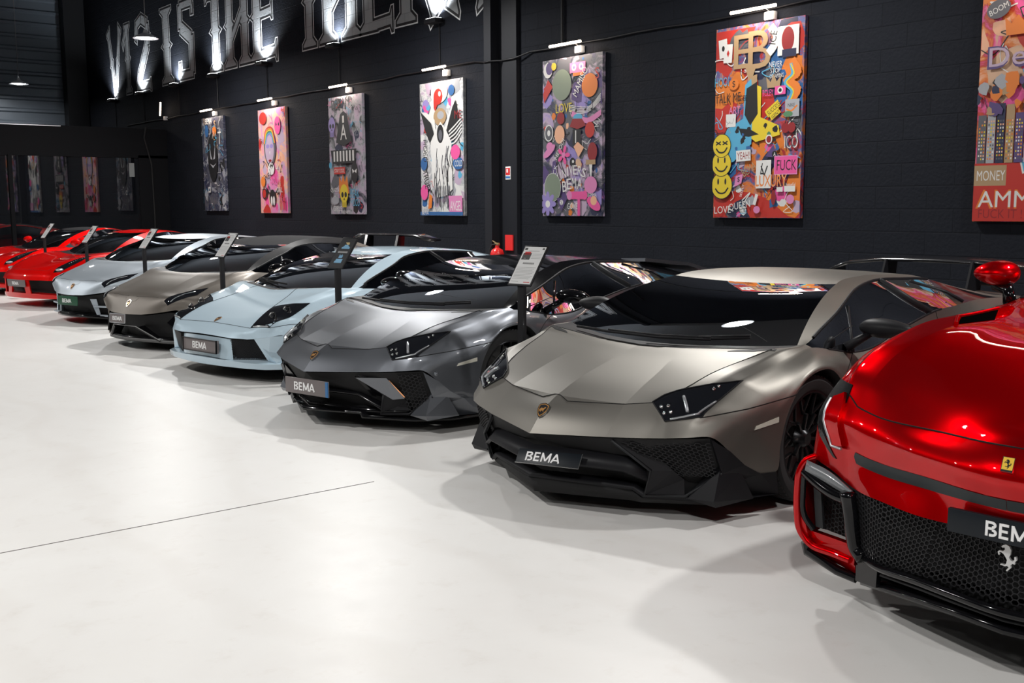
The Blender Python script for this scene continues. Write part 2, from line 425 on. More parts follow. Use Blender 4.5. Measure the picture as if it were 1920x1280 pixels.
# ------------------------------------------------------------------ wheel
def make_wheel(parent,x,y,r,w,sg,style='y',rimm=None,spokes=10,rr=.73,disc=True,cal=None):
    """sg=+1 outer side at +y. tyre is the part, rim / disc / hub are its sub-parts"""
    yo=y; yi=y-sg*w; m=(yo+yi)/2; R=r; rm=R*rr
    bm=bmesh.new(); h=w/2
    prof=[(rm,-h*.86),(rm+.012,-h*.95),(R*.93,-h),(R-.012,-h*.93),(R,-h*.80)]
    for k in (-.5,-.17,.17,.5): prof+=[(R,h*k-.006),(R-.008,h*k-.004),(R-.008,h*k+.004),(R,h*k+.006)]
    prof+=[(R,h*.80),(R-.012,h*.93),(R*.93,h),(rm+.012,h*.95),(rm,h*.86)]
    add_lathe(bm,prof,'y',64,(x,m,R))
    # tread blocks
    for k in range(0,64):
        a=2*PI*k/64
        for s_ in (-1,1):
            add_box(bm,(x+(R-.0035)*math.cos(a),m+s_*h*.70,R+(R-.0035)*math.sin(a)),(.009,h*.36,.022),0,Matrix.Rotation(-a,3,'Y'))
    ty=bmo('wheel',bm,M['rubber'],parent,smooth=True,angle=40)
    rimm=rimm or M['rim']
    bm=bmesh.new(); f=sg
    hh=h*.86
    add_lathe(bm,[(rm+.008,f*(hh+.004)),(rm-.008,f*(hh+.006)),(rm-.018,f*(hh-.012)),(rm-.03,f*(-hh*.7)),(rm-.02,-f*hh)],'y',64,(x,m,R))
    hubR=.055; yh=m+f*hh*.72
    add_lathe(bm,[(0.001,f*.02),(hubR*.6,f*.02),(hubR,0),(hubR*1.25,-f*.03)],'y',24,(x,yh,R))
    def spoke(a0,r0,a1,r1,t,dep=.02):
        p0=Vector((x+r0*math.cos(a0),yh-f*.005,R+r0*math.sin(a0))); p1=Vector((x+r1*math.cos(a1),m+f*(hh-.012),R+r1*math.sin(a1)))
        d=(p1-p0); L=d.length; d.normalize(); n=Vector((0,f,0)); s_=d.cross(n).normalized(); n=s_.cross(d)
        rm3=Matrix((d,s_,n)).transposed(); add_box(bm,(p0+p1)/2,(L,t,dep),.003,rm3)
    for k in range(spokes):
        a=2*PI*k/spokes+.15; da=2*PI/spokes
        if style=='y':
            spoke(a,.05,a,rm*.55,.017); spoke(a,rm*.52,a+da*.33,rm-.012,.011,.016); spoke(a,rm*.52,a-da*.33,rm-.012,.011,.016)
        elif style=='v':
            spoke(a-da*.12,.05,a-da*.30,rm-.012,.014); spoke(a+da*.12,.05,a+da*.30,rm-.012,.014)
        else:
            spoke(a,.05,a,rm-.012,.032,.022)
    bmo('rim',bm,rimm,ty,smooth=True,angle=35)
    if disc:
        bm=bmesh.new(); add_lathe(bm,[(.06,-.012),(rm*.82,-.012),(rm*.82,.012),(.06,.012)],'y',48,(x,m-f*h*.05,R),closed=True)
        bmo('brake_disc',bm,M['disc'],ty,smooth=True,angle=40)
        bm=bmesh.new(); a=2.5
        for q in range(5):
            aa=a+q*.13; add_box(bm,(x+rm*.72*math.cos(aa),m+f*.015,R+rm*.72*math.sin(aa)),(.075,.05,.055),.006,Matrix.Rotation(-aa,3,'Y'))
        bmo('brake_caliper',bm,cal or M['black_gloss'],ty,smooth=True,angle=40)
    return ty
def plate(parent,c,w,h,rz,tilt,m,border=None,txt=M['white'],ts=.62,th=.012,rim=None,left=.0):
    """number plate: board + raised word; c centre of the front face in car space, faces +x"""
    R=Matrix.Rotation(rz,3,'Z')@Matrix.Rotation(tilt,3,'Y')
    c=Vector(c)
    o=box('license_plate',tuple(c-R@Vector((th/2,0,0))),(th,w,h),m,parent,.003,R)
    if rim:
        bm=bmesh.new(); add_box(bm,tuple(c+R@Vector((.001,0,-h/2))),(th*.5,w,.004),0,R); add_box(bm,tuple(c+R@Vector((.001,w/2,0))),(th*.5,.004,h),0,R); bmo('plate_rim',bm,rim,o)
    if border:
        bm=bmesh.new()
        for s_ in (-1,1):
            add_box(bm,tuple(c+R@Vector((.001,0,s_*h/2))),(th*.5,w+.006,.006),0,R)
            add_box(bm,tuple(c+R@Vector((.001,s_*w/2,0))),(th*.5,.006,h),0,R)
        bmo('plate_frame',bm,border,o)
    polys=bema_polys(1,.27,.045); k=ts*w
    if k*.27>h*.62: k=h*.62/.27
    bm=bmesh.new()
    for k_,p in enumerate(polys):
        # +y of the car is on the viewer's right
        add_prism(bm,[(-k/2+a*k+left,-.135*k+b*k) for a,b in p],lambda u,v,s_:tuple(c+R@Vector((.0025+k_*.00004 if s_==0 else 0,u,v))))
    bmo('lettering',bm,txt,o)
    return o
def badge(b,parent,p,d,s=.05,round_=False,rim=M['chrome'],core=M['black_satin'],ink=M['gold'],stretch=1.):
    """shield emblem set on the hood"""
    d=Vector(d).normalized(); h,n=b.cast(p,d); h=Vector(h); n=Vector(n)
    up=(Vector((0,0,1))-n*n.z).normalized(); lf=Vector((0,1,0))
    sh=[(0,-1.1),(-.42,-.72),(-.72,-.15),(-.82,.42),(-.74,.78),(-.35,.92),(0,1.0),(.35,.92),(.74,.78),(.82,.42),(.72,-.15),(.42,-.72)]
    def ring(k,off,m,name,par):
        bm=bmesh.new(); add_prism(bm,[(u*k*s*.5,v*k*s*.5*stretch) for u,v in sh],lambda u,v,q:tuple(h+lf*u+up*v+n*(off if q==0 else -.004)))
        return bmo(name,bm,m,par)
    o=ring(1.12,.005,rim,'badge',parent); ring(1.0,.0058,ink,'badge_edge',o); ring(.86,.0065,core,'badge_field',o)
    bull=[(-.45,.05),(-.25,.30),(.05,.22),(.30,.45),(.52,.42),(.40,.20),(.25,-.05),(.38,-.38),(.15,-.22),(0,-.10),(-.15,-.45),(-.28,-.20),(-.40,-.40),(-.50,-.15)]
    bm=bmesh.new(); add_prism(bm,[(u*s*.48,v*s*.48) for u,v in bull],lambda u,v,q:tuple(h+lf*u+up*v+n*(.0075 if q==0 else .006)))
    bmo('emblem',bm,ink,o); return o
def hexmesh(name,b_or_fn,w,h,cell,t,m,parent,inside,to3):
    """honeycomb of thin bars in a 2D outline, mapped to 3D"""
    bm=bmesh.new(); r=cell/2; dx=cell*.75; dy=cell*math.sqrt(3)/4
    E_=set()
    def key(p): return (round(p[0]/t*2),round(p[1]/t*2))
    k=0
    y=0
    col=0;x=0
    while x<w+cell:
        y=(dy if col%2 else 0)
        while y<h+cell:
            vs=[(x+r*math.cos(a*PI/3),y+r*math.sin(a*PI/3)) for a in range(6)]
            for a in range(6):
                p,q=vs[a],vs[(a+1)%6]; kk=tuple(sorted((key(p),key(q))))
                mx,my=(p[0]+q[0])/2,(p[1]+q[1])/2
                if kk in E_ or not inside(mx,my): continue
                E_.add(kk); d=Vector((q[0]-p[0],q[1]-p[1])); n=Vector((-d.y,d.x)).normalized()*t/2
                add_prism(bm,[(p[0]+n.x,p[1]+n.y),(p[0]-n.x,p[1]-n.y),(q[0]-n.x,q[1]-n.y),(q[0]+n.x,q[1]+n.y)],to3)
            y+=2*dy
        x+=dx; col+=1
    return bmo(name,bm,m,parent)
def pip(poly):
    def f(x,y):
        c=False;n=len(poly);j=n-1
        for i in range(n):
            if (poly[i][1]>y)!=(poly[j][1]>y) and x<(poly[j][0]-poly[i][0])*(y-poly[i][1])/(poly[j][1]-poly[i][1])+poly[i][0]: c=not c
            j=i
        return c
    return f
def hexquad(name,c,cell,t,m,parent,depth=.006,clip=None):
    """honeycomb in a 3D quad given by four corners (bl, br, tr, tl)"""
    bl,br,tr,tl=[Vector(p) for p in c]; w=max((br-bl).length,(tr-tl).length); h=max((tl-bl).length,(tr-br).length)
    n=(br-bl).cross(tl-bl).normalized()
    def to3(u,v,s_):
        a=min(max(u/w,0),1);bb=min(max(v/h,0),1); return tuple(bl.lerp(br,a).lerp(tl.lerp(tr,a),bb)+n*(depth if s_ else 0))
    ins=(lambda x,y:0<=x<=w and 0<=y<=h) if clip is None else (lambda x,y,f=pip([(a*w,b_*h) for a,b_ in clip]):f(x,y))
    return hexmesh(name,None,w,h,cell,t,m,parent,ins,to3)
def plates(bm,polys,th=.02):
    """closed slabs from 3D polygons"""
    for P in polys:
        P=[Vector(p) for p in P]; n=Vector((0,0,0))
        for i in range(len(P)):
            a,b_=P[i],P[(i+1)%len(P)]; n+=a.cross(b_)
        n.normalize(); a=[bm.verts.new(p) for p in P]; c=[bm.verts.new(p-n*th) for p in P]; k=len(P)
        bm.faces.new(a); bm.faces.new(c[::-1])
        for i in range(k): bm.faces.new((a[i],c[i],c[(i+1)%k],a[(i+1)%k]))
def mir(P): return [(x,-y,z) for x,y,z in P][::-1]
def strip(name,A,B,m,parent,th=.0,mirror=True,smooth=True):
    """sheet between two polylines (car's left half, mirrored through the centre)"""
    A=list(A);B=list(B); 
    if mirror:
        A=[(x,-y,z) for x,y,z in A[:0:-1]]+A; B=[(x,-y,z) for x,y,z in B[:0:-1]]+B
    n=len(A); vs=A+B; fs=[(i,i+1,n+i+1,n+i) for i in range(n-1)]
    o=mesh_obj(name,vs,fs,m,parent,smooth,angle=30)
    if th:
        md=o.modifiers.new('s','SOLIDIFY'); md.thickness=th; md.offset=0
    return o
def interior(car,dz=0.,seat=M['leather'],x0=-.1,dash=M['dash'],wheel_side=1,xs=-1.25,ys=.36,w=.62):
    """dashboard, steering wheel and two seats"""
    bm=bmesh.new()
    prof=[(x0-.05,.78+dz),(x0-.35,.83+dz),(x0-.55,.80+dz),(x0-.62,.70+dz),(x0-.60,.50+dz)]
    a=[[bm.verts.new((x-abs(y)*abs(y)*.12,y,z-abs(y)*.03)) for x,z in prof] for y in np.linspace(-w-.08,w+.08,13)]
    for i in range(12):
        for j in range(len(prof)-1): bm.faces.new((a[i][j],a[i][j+1],a[i+1][j+1],a[i+1][j]))
    add_box(bm,(x0-.50,ys*wheel_side,.84+dz),(.22,.36,.05),.02)
    bmo('dashboard',bm,dash,car,smooth=True,angle=40)
    bm=bmesh.new(); add_box(bm,(xs-.55,0,.72+dz),(.04,1.15,.50),.02); add_box(bm,(xs-.1,0,.34+dz),(.9,.16,.26),.04); bmo('cabin_bulkhead',bm,M['plastic'],car,smooth=True,angle=40)
    bm=bmesh.new(); c=Vector((x0-.72,ys*wheel_side,.76+dz)); R=Matrix.Rotation(.35,3,'Y')
    add_tube(bm,[tuple(c+R@Vector((0,.17*math.cos(k*PI/12),.17*math.sin(k*PI/12)))) for k in range(24)],.014,8,True)
    for q in (0,PI,-PI/2): add_tube(bm,[tuple(c),tuple(c+R@Vector((0,.16*math.cos(q),.16*math.sin(q))))],.014,6)
    bmo('steering_wheel',bm,M['black_satin'],car,smooth=True)
    for s_ in (-1,1):
        bm=bmesh.new(); y=ys*s_
        add_box(bm,(xs+.15,y,.36+dz),(.5,.48,.16),.05)
        Rb=Matrix.Rotation(-.38,3,'Y')
        add_box(bm,(xs-.18,y,.66+dz),(.14,.46,.56),.05,Rb)
        for q in (-1,1): add_box(bm,(xs-.12,y+q*.21,.62+dz),(.14,.07,.42),.03,Rb)
        add_box(bm,(xs-.30,y,.955+dz),(.10,.24,.17),.035,Rb)
        bmo('seat',bm,seat,car,smooth=True,angle=50)
def underbody(b,car,xf,xr,r,z0=.11,wy=.80):
    """floor pan, wheel wells and arch liners"""
    bm=bmesh.new()
    add_box(bm,((xf+xr)/2,0,.22),(xf-xr-2*r-.12,1.78,.20),.02)
    add_box(bm,(xf+.48,0,.25),(.42,1.35,.14),.02); add_box(bm,(xr-.47,0,.27),(.35,1.5,.16),.02)
    add_box(bm,(xf,0,.33),(.9,1.24,.3),.0); add_box(bm,(xr,0,.40),(.9,1.2,.4),.0)
    bmo('underbody',bm,M['black_matte'],car)
    for s_ in (1,-1):
        J=b.nj-1; A=[b.D[I,J] for I in range(2*KI,11*KI+1)]; 
        for lo,hi in ((2,11),(14.6,19.6)):
            I0,I1=int(lo*KI),int(hi*KI); A=[(p[0],p[1]*s_,p[2]) for p in b.D[I0:I1+1,J]]; n=len(A)
            Bk=[(x,(abs(y)-.36)*s_,z) for x,y,z in A]; cx=sum(p[0] for p in A)/n
            vs=A+Bk+[(cx,Bk[0][1],.25)]; fs=[(i,i+1,n+i+1,n+i) for i in range(n-1)]+[(n+i,n+i+1,2*n) for i in range(n-1)]
            mesh_obj('wheel_arch_liner',vs,fs,M['black_matte'],car,True)
def gapline(b,car,ijs,r=.0025,both=True,name='panel_gap',m=None):
    """shut line along grid coordinates (i,j)"""
    bm=bmesh.new()
    for s_ in ((1,-1) if both else (1,)):
        for seq in ijs:
            pts=[]
            for k in range(len(seq)-1):
                (i0,j0),(i1,j1)=seq[k],seq[k+1]; n=max(2,int(max(abs(i1-i0)*KI,abs(j1-j0)*KJ))*1)
                for q in range(n): pts.append(b.at(i0+(i1-i0)*q/n,j0+(j1-j0)*q/n,s_))
            pts.append(b.at(*seq[-1],s_)); add_tube(bm,pts,r,5,cap=False)
    return bmo(name,bm,m or M['gap'],car,smooth=True)
def mirror_cap(car,c,s_,m,m2,L=.24,H=.13,W=.16,arm=None):
    bm=bmesh.new(); r=bmesh.ops.create_uvsphere(bm,u_segments=20,v_segments=12,radius=.5)
    for v in r['verts']:
        x,y,z=v.co; 
        if x<-.15: x=-.15+(x+.15)*.15
        v.co=Vector((c[0]+x*W*1.4,(c[1]+y*L*(1.0 if y>0 else .9))*s_,c[2]+z*H*(1-.3*y)))
    o=bmo('door_mirror',bm,m,car,smooth=True)
    bm=bmesh.new(); a=arm or (c[0]+.06,c[1]-.2,c[2]-.09)
    add_tube(bm,[(a[0],a[1]*s_,a[2]),(c[0]+.02,(c[1]-.07)*s_,c[2]-.03)],.02,8,radii=[.03,.02]); bmo('mirror_arm',bm,m2,o,smooth=True)
    return o
def wiper(car,pts,parent=None):
    bm=bmesh.new(); add_tube(bm,pts,.009,6); add_tube(bm,[Vector(p)+Vector((0,0,.012)) for p in pts[1:]],.006,6); return bmo('wiper',bm,M['black_satin'],car,smooth=True)
def pose(X,Y,a): 
    x,y=rot(X,Y,-WA); return (x,y,0),a-WA
def base_car(name,label,loc,rz): return empty(name,loc,rz,label,'car')
JB={0,1,2,3,4,6}
def shell(b,car,pm,roofm=None,pillarm=None,wsm=M['ws'],swm=M['sw'],enginem=M['black_gloss'],qwm=None,fr=9,sharp=((0,0,6),(1,0,6),(1,11,19),(2,7,20),(3,7,20),(4,8,19))):
    b.obj('front_bumper',{'bumper'},pm,car,sharp=sharp)
    b.obj('rear_bumper',{'rear'},pm,car)
    b.obj('hood',{'hood'},pm,car,sharp=sharp)
    b.obj('cowl',{'cowl'},M['black_satin'],car)
    b.obj('windshield',{'ws'},wsm,car)
    b.obj('roof',{'roof'},roofm or pm,car,sharp=sharp)
    b.obj('engine_cover',{'engine'},enginem,car,sharp=sharp)
    op=b.part
    b.part=lambda ci,cj:('ffender' if ci<=fr else 'rfender') if op(ci,cj)=='body' else op(ci,cj)
    for s_ in (1,-1):
        b.obj('front_fender',{'ffender'},pm,car,sides=(s_,),sharp=sharp)
        b.obj('rear_fender',{'rfender'},pm,car,sides=(s_,),sharp=sharp)
        b.obj('roof_pillar',{'pillar'},pillarm or roofm or pm,car,sides=(s_,),sharp=sharp)
        b.obj('side_intake',{'intake'},M['black_gloss'],car,sides=(s_,))
        b.obj('side_skirt',{'skirt'},M['black_gloss'],car,sides=(s_,))
        b.obj('door',{'door'},pm,car,sides=(s_,),sharp=sharp)
        b.obj('side_window',{'sw'},swm,car,sides=(s_,))
        b.obj('quarter_window',{'qw'},qwm or swm,car,sides=(s_,))
def glass_frit(b,car,i0,i1,j1=2,w=.04,ja=.0):
    """black printed border of the windshield"""
    bm=bmesh.new()
    for s_ in (1,-1):
        for (u0,u1,v0,v1) in ((i0,i0+.35,0,j1),(i1-.28,i1,0,j1),(i0,i1,j1-.09,j1)):
            nu=max(1,int((u1-u0)*KI)); nv=max(1,int((v1-v0)*KJ*1.5)); g=[[bm.verts.new(b.at(u0+(u1-u0)*p/nu,v0+(v1-v0)*q/nv,s_)+Vector((.002,0,-.004))) for q in range(nv+1)] for p in range(nu+1)]
            for p in range(nu):
                for q in range(nv): bm.faces.new((g[p][q],g[p+1][q],g[p+1][q+1],g[p][q+1]))
    bmo('windshield_border',bm,M['black_gloss'],car,smooth=True)
def tail(car,x,z=.72,y=.55,m=M['leather_red']):
    for s_ in (1,-1):
        bm=bmesh.new()
        for k in range(3): add_box(bm,(x,s_*(y+k*.09),z),(.03,.06,.05),.01)
        bmo('taillight',bm,mat('tail_red',(.35,.01,.01),.2,0,.6),car)
    bm=bmesh.new(); add_box(bm,(x-.02,0,.30),(.30,1.3,.14),.02)
    for k in range(5): add_box(bm,(x-.12,(k-2)*.24,.22),(.30,.02,.14),0)
    bmo('diffuser',bm,M['black_gloss'],car)
    bm=bmesh.new()
    for q in (-1,1): add_lathe(bm,[(.05,-.06),(.055,.04),(.045,.04),(.04,-.06)],'x',20,(x-.05,q*.12,.42))
    bmo('exhaust_tip',bm,M['chrome'],car,smooth=True,angle=40)
# ------------------------------------------------------------------ the two V12 wedges
def aventador(kind,label,loc,rz):
    car=base_car('sports_car',label,loc,rz); sv=kind=='sv'
    pm=paint('matte_greige',(.235,.222,.20),.46,.9,0) if sv else paint('gloss_graphite',(.155,.165,.185),.42,.82,1.)
    ib={j:(2,) for j in range(3)}
    b=Body(AV,JB,{0:(2,),1:(2,),2:(2,),4:(4,)},part_av)
    bl=M['black_satin'] if sv else M['black_gloss']
    shell(b,car,pm,None if sv else M['black_gloss'],None if sv else M['black_gloss'],enginem=M['black_satin'])
    if not sv: pass
    glass_frit(b,car,7,11)
    # shut lines
    bm_lines=[[(2,1),(2,2)],[(2,2),(3,2),(4,2.),(5,2),(6,2)],[(6,0),(6,2)],[(9,4),(9.1,6),(9.1,7),(9.3,7)],[(13,4),(13,7)],[(9.3,7),(13,7)],[(8,4),(9,4)]]
    gapline(b,car,bm_lines)
    bm=bmesh.new(); add_tube(bm,line_on(b,[(.715,-.42,.582),(.80,-.092,.57),(.775,-.02,.586),(.775,.02,.586),(.80,.092,.57),(.715,.42,.582)],(.5,0,.8)),.0028,5,cap=False); bmo('panel_gap',bm,M['gap'],car,smooth=True)
    # side: shut line of the bumper under the lamp
    for s_ in (1,-1):
        L=line_on(b,[(.61,.82,.552),(.38,.95,.585),(.052,1.02,.623)],(.3,.9,.2)); bm=bmesh.new(); add_tube(bm,[(p.x,p.y*s_,p.z) for p in L],.0028,5,cap=False); bmo('panel_gap',bm,M['gap'],car,smooth=True)
    # lamps
    lamp=[(.659,.559,.601),(.599,.587,.634),(.539,.647,.661),(.332,.874,.711),(.50,.845,.63),(.60,.822,.553),(.716,.684,.540)]
    for mi_ in (False,True):
        hl=patch('headlight',b,lamp,(.55,.45,.7),M['headlight'],car,.003,.03,.012,mirror=mi_); s_=-1 if mi_ else 1
        def fl(pts): return [(p.x,p.y*s_,p.z) for p in line_on(b,pts,(.55,.45,.7),.02,.006)]
        bm=bmesh.new(); add_tube(bm,fl([(.56,.68,.62),(.62,.75,.57)]),.009,6); add_tube(bm,fl([(.695,.70,.545),(.60,.80,.563),(.50,.835,.62)]),.006,6); bmo('light_bar',bm,M['led'],hl,smooth=True)
        bm=bmesh.new()
        for q in ((.665,.62,.59),(.645,.65,.59),(.685,.655,.565),(.665,.68,.567),(.46,.79,.675),(.43,.80,.685)):
            h,n=b.cast(q,(.55,.45,.7)); bmesh.ops.create_uvsphere(bm,u_segments=10,v_segments=6,radius=.010,matrix=Matrix.Translation((h.x+n.x*.004,(h.y+n.y*.004)*s_,h.z+n.z*.004)))
        bmo('led_lens',bm,M['chrome'],hl,smooth=True)
        if True:
            bm=bmesh.new(); pts=fl(lamp+[lamp[0]]); add_tube(bm,pts,.0035,5,cap=False); bmo('headlight_seal',bm,M['black_satin'],hl,smooth=True)
        # air vent by the windshield
        patch('hood_vent',b,[(.075,.60,.835),(.045,.64,.835),(-.04,.83,.83),(-.015,.835,.83),(.04,.74,.83)] ,(.1,.1,1),M['plastic'],car,.002,.03,.008,mirror=mi_)
        patch('side_marker',b,[(.365,.985,.478),(.352,.99,.497),(.20,1.03,.527),(.20,1.03,.500)],(.2,1,.1),M['marker'],car,.004,.04,.008,mirror=mi_)
        # fuel / quarter graphics: louvre in the side intake
        bm=bmesh.new(); add_tube(bm,[b.at(13.2,3.1,s_),b.at(14.2,3.5,s_),b.at(14.4,3.95,s_)],.012,6); bmo('intake_fin',bm,bl,car,smooth=True)
        make_mirror=mirror_cap(car,(-.74,1.08,.905),s_,bl,bl,.34,.11,.10,(-.64,.90,.79))
        bm=bmesh.new(); add_tube(bm,[b.at(8.0,3.6,s_),b.at(9.6,3.45,s_)][::1],.004,5)
        add_tube(bm,[b.at(9.0,4,s_),b.at(9.9,3.1,s_)],.012,6); bmo('window_post',bm,bl,car,smooth=True)
        add=bmesh.new(); add_tube(add,[b.at(12.2,3.02,s_),b.at(12.75,3.98,s_)],.022,6); bmo('door_pillar',add,M['plastic'],car,smooth=True)
        add=bmesh.new(); add_tube(add,[b.at(i/4,3,s_) for i in range(30,57)],.010,6,cap=False); add_tube(add,[b.at(i/4,4,s_) for i in range(31,54)],.007,6,cap=False); bmo('window_seal',add,M['black_satin'],car,smooth=True)
    # cockpit
    interior(car,0,M['leather'],x0=-.15,xs=-1.25)
    wiper(car,[(-.02,-.60,.845),(.05,-.28,.845),(.06,.1,.845),(-.02,.42,.85)]); wiper(car,[(.03,.0,.84),(.0,.35,.85),(-.11,.62,.87)])
    # nose
    y_=lambda P:P+mir(P) if False else P
    bm=bmesh.new()
    lip=[(.97,0,.400),(.86,.428,.428),(.78,.62,.440),(.66,.80,.45),(.58,.88,.455)]; back=[(.80,0,.24),(.72,.42,.24),(.66,.60,.24),(.50,.80,.24),(.40,.88,.24)]
    for A_,B_ in zip(range(4),range(4)):
        for sg in (1,-1):
            P=[lip[A_],lip[A_+1],back[A_+1],back[A_]]; P=[(x,y*sg,z) for x,y,z in P]
            bm.faces.new([bm.verts.new(p) for p in P])
            P=[back[A_],back[A_+1],(back[A_+1][0]-.02,back[A_+1][1],.12),(back[A_][0]-.02,back[A_][1],.12)]; P=[(x,y*sg,z) for x,y,z in P]; bm.faces.new([bm.verts.new(p) for p in P])
    bmo('intake_duct',bm,M['black_matte'],car)
    cheekm=M['black_satin'] if sv else pm
    P0,P1,P2,P3,P4,P5=(.85,.45,.418),(.75,.625,.275),(.739,.576,.135),(.611,.733,.135),(.53,.90,.27),(.60,.885,.45)
    for s_ in (1,-1):
        mm=lambda P:[(x,y*s_,z) for x,y,z in P][::s_]
        bm=bmesh.new()
        plates(bm,[mm([P5,P4,(.30,.975,.24),(.41,.952,.302),(.50,.927,.382)]),mm([P4,P3,(.56,.90,.125),(.16,.99,.112),(.205,1.006,.24),(.30,.975,.24)])],.02)
        bmo('bumper_cheek',bm,cheekm,car)
        T_,O_,O2,I_,B_,T2=(.540,.893,.285),(.605,.908,.142),(.585,.905,.106),(.617,.755,.130),(.33,.955,.115),(.42,.935,.27)
        vs=[(x,y*s_,z) for x,y,z in (T_,O_,O2,I_,B_,T2,(.50,.78,.08),(.46,.82,.33))]; fs=[(0,3,1),(0,1,5),(5,1,4),(1,2,4),(1,3,2),(3,6,2),(2,6,4),(0,7,3),(3,7,6),(0,5,7),(5,4,7),(4,6,7)]
        mesh_obj('bumper_fang',vs,fs,cheekm,car)
        bm=bmesh.new()   # frame round the side intake
        ringp=[P0,P1,P2,P3,P4,P5]
        add_tube(bm,[(x,y*s_,z) for x,y,z in (ringp[:5] if sv else [P1,P2,P3,P4])],.0085,6)
        bmo('intake_frame',bm,M['plastic'] if sv else M['black_satin'],car,smooth=True)
        bm=bmesh.new(); plates(bm,[mm([P0,P1,(.66,.70,.27),(.74,.58,.40)]),mm([P1,P2,P3,(.60,.72,.22),(.66,.70,.27)])],.012); bmo('intake_fascia',bm,M['black_satin'],car)
        bm=bmesh.new(); plates(bm,[mm([(.78,.50,.415),(.60,.70,.23),(.52,.74,.17),(.50,.88,.28),(.56,.87,.42)])],.01); bmo('intake_back',bm,M['black_matte'],car)
        q=[(.64,.66,.24),(.53,.885,.255),(.58,.875,.435),(.82,.50,.42)] if sv else [(.60,.745,.155),(.535,.88,.24),(.60,.865,.44),(.70,.72,.43)]
        q=[(x+.012,y*s_,z) for x,y,z in q]
        if s_<0: q=[q[1],q[0],q[3],q[2]]
        hexquad('intake_grille',q,.036,.005,M['mesh'],car,.006)
    if sv:
        # middle blade and lower lip of the splitter
        f=[(1.03,0,.277),(.82,.50,.263),(.75,.605,.215)]; t=[(.95,0,.335),(.755,.49,.325),(.71,.56,.31)]
        strip('splitter_blade',f,t,M['black_satin'],car,.022)
        f=[(.997,0,.183),(.76,.52,.165),(.739,.576,.130),(.611,.733,.125),(.52,.87,.12)]; k=[(.90,0,.185),(.66,.48,.17),(.64,.53,.13),(.55,.68,.12),(.45,.8,.12)]
        strip('splitter_lip',f,k,M['black_satin'],car,.02)
        f2=[(.985,0,.172),(.75,.50,.155),(.73,.55,.12),(.60,.71,.115),(.50,.86,.11)]; k2=[(.95,0,.09),(.72,.48,.09),(.70,.52,.085),(.56,.70,.085),(.46,.84,.085)]
        strip('lip_spoiler',f2,k2,M['black_matte'],car,.012)
        pc=Vector((.935,.205,.295)); pq=plate(car,(.990,.14,.296),.36,.085,.36,-.72,M['plate_black'],None,ts=.56,th=.006,left=-.03,rim=M['chrome'])
    else:
        f=[(.93,0,.33),(.80,.25,.325),(.74,.36,.315),(.70,.60,.17),(.611,.733,.15)]; k=[(.84,0,.33),(.72,.25,.33),(.66,.36,.32),(.62,.60,.18),(.52,.70,.16)]
        f=[(.93,0,.27),(.82,.30,.262),(.79,.38,.255),(.72,.60,.15),(.611,.733,.15)]; k=[(.84,0,.275),(.74,.30,.27),(.71,.37,.265),(.62,.58,.17),(.52,.70,.16)]
        strip('splitter_blade',f,k,M['black_gloss'],car,.018)
        f=[(1.0,0,.135),(.80,.42,.13),(.80,.44,.10),(.60,.78,.095),(.40,.93,.095),(.16,.99,.10)]; k=[(.80,0,.14),(.60,.40,.13),(.60,.42,.10),(.45,.66,.10),(.30,.80,.10),(.10,.85,.10)]
        strip('splitter_lip',f,k,M['black_gloss'],car,.02)
        strip('lip_spoiler',[(.95,0,.13),(.76,.40,.12),(.57,.74,.09)],[(.93,0,.18),(.74,.42,.16),(.57,.74,.15)],M['black_gloss'],car,.012)
        for s_ in (1,-1):
            mm=lambda P:[(x,y*s_,z) for x,y,z in P][::s_]
            bm=bmesh.new(); plates(bm,[mm([(.86,.46,.40),(.72,.63,.40),(.64,.73,.255),(.69,.66,.245)])],.02); bl_=bmo('intake_winglet',bm,pm,car)
            tube('winglet_line',[(x,y*s_,z) for x,y,z in [(.742,.615,.392),(.672,.702,.262)]],.0035,M['orange'],bl_)
            tube('winglet_line',[(x,y*s_,z) for x,y,z in [(.728,.635,.396),(.648,.735,.262)]],.003,M['orange'],bl_)
            bm=bmesh.new(); plates(bm,[mm([(.86,.44,.40),(.72,.46,.25),(.60,.60,.20),(.69,.66,.23)])],.01); bmo('intake_fascia',bm,M['black_gloss'],car)
            h,n=b.cast((.50,.90,.43),(.6,.8,.1)); bm=bmesh.new(); bmesh.ops.create_uvsphere(bm,u_segments=14,v_segments=8,radius=.017,matrix=Matrix.Translation((h.x,h.y*s_,h.z))); bmo('parking_sensor',bm,pm,car,smooth=True)
        pm_=plate(car,(1.02,.075,.305),.46,.115,.12,.0,M['plate_grey'],None,ts=.48,left=-.02)
        box('plate_strip',(.996,.292,.305),(.006,.03,.11),mat('plate_blue',(.02,.12,.3),.4),pm_)
    badge(b,car,(.892,0,.516),(.8,0,.6),.085 if sv else .08)
    underbody(b,car,-.17,-2.87,.40)
    for s_ in (1,-1):
        make_wheel(car,-.17,s_*.985,.345,.25,s_,'y',spokes=10 if sv else 7,rr=.76)
        make_wheel(car,-2.87,s_*1.0,.355,.33,s_,'y',spokes=10 if sv else 7,rr=.76)
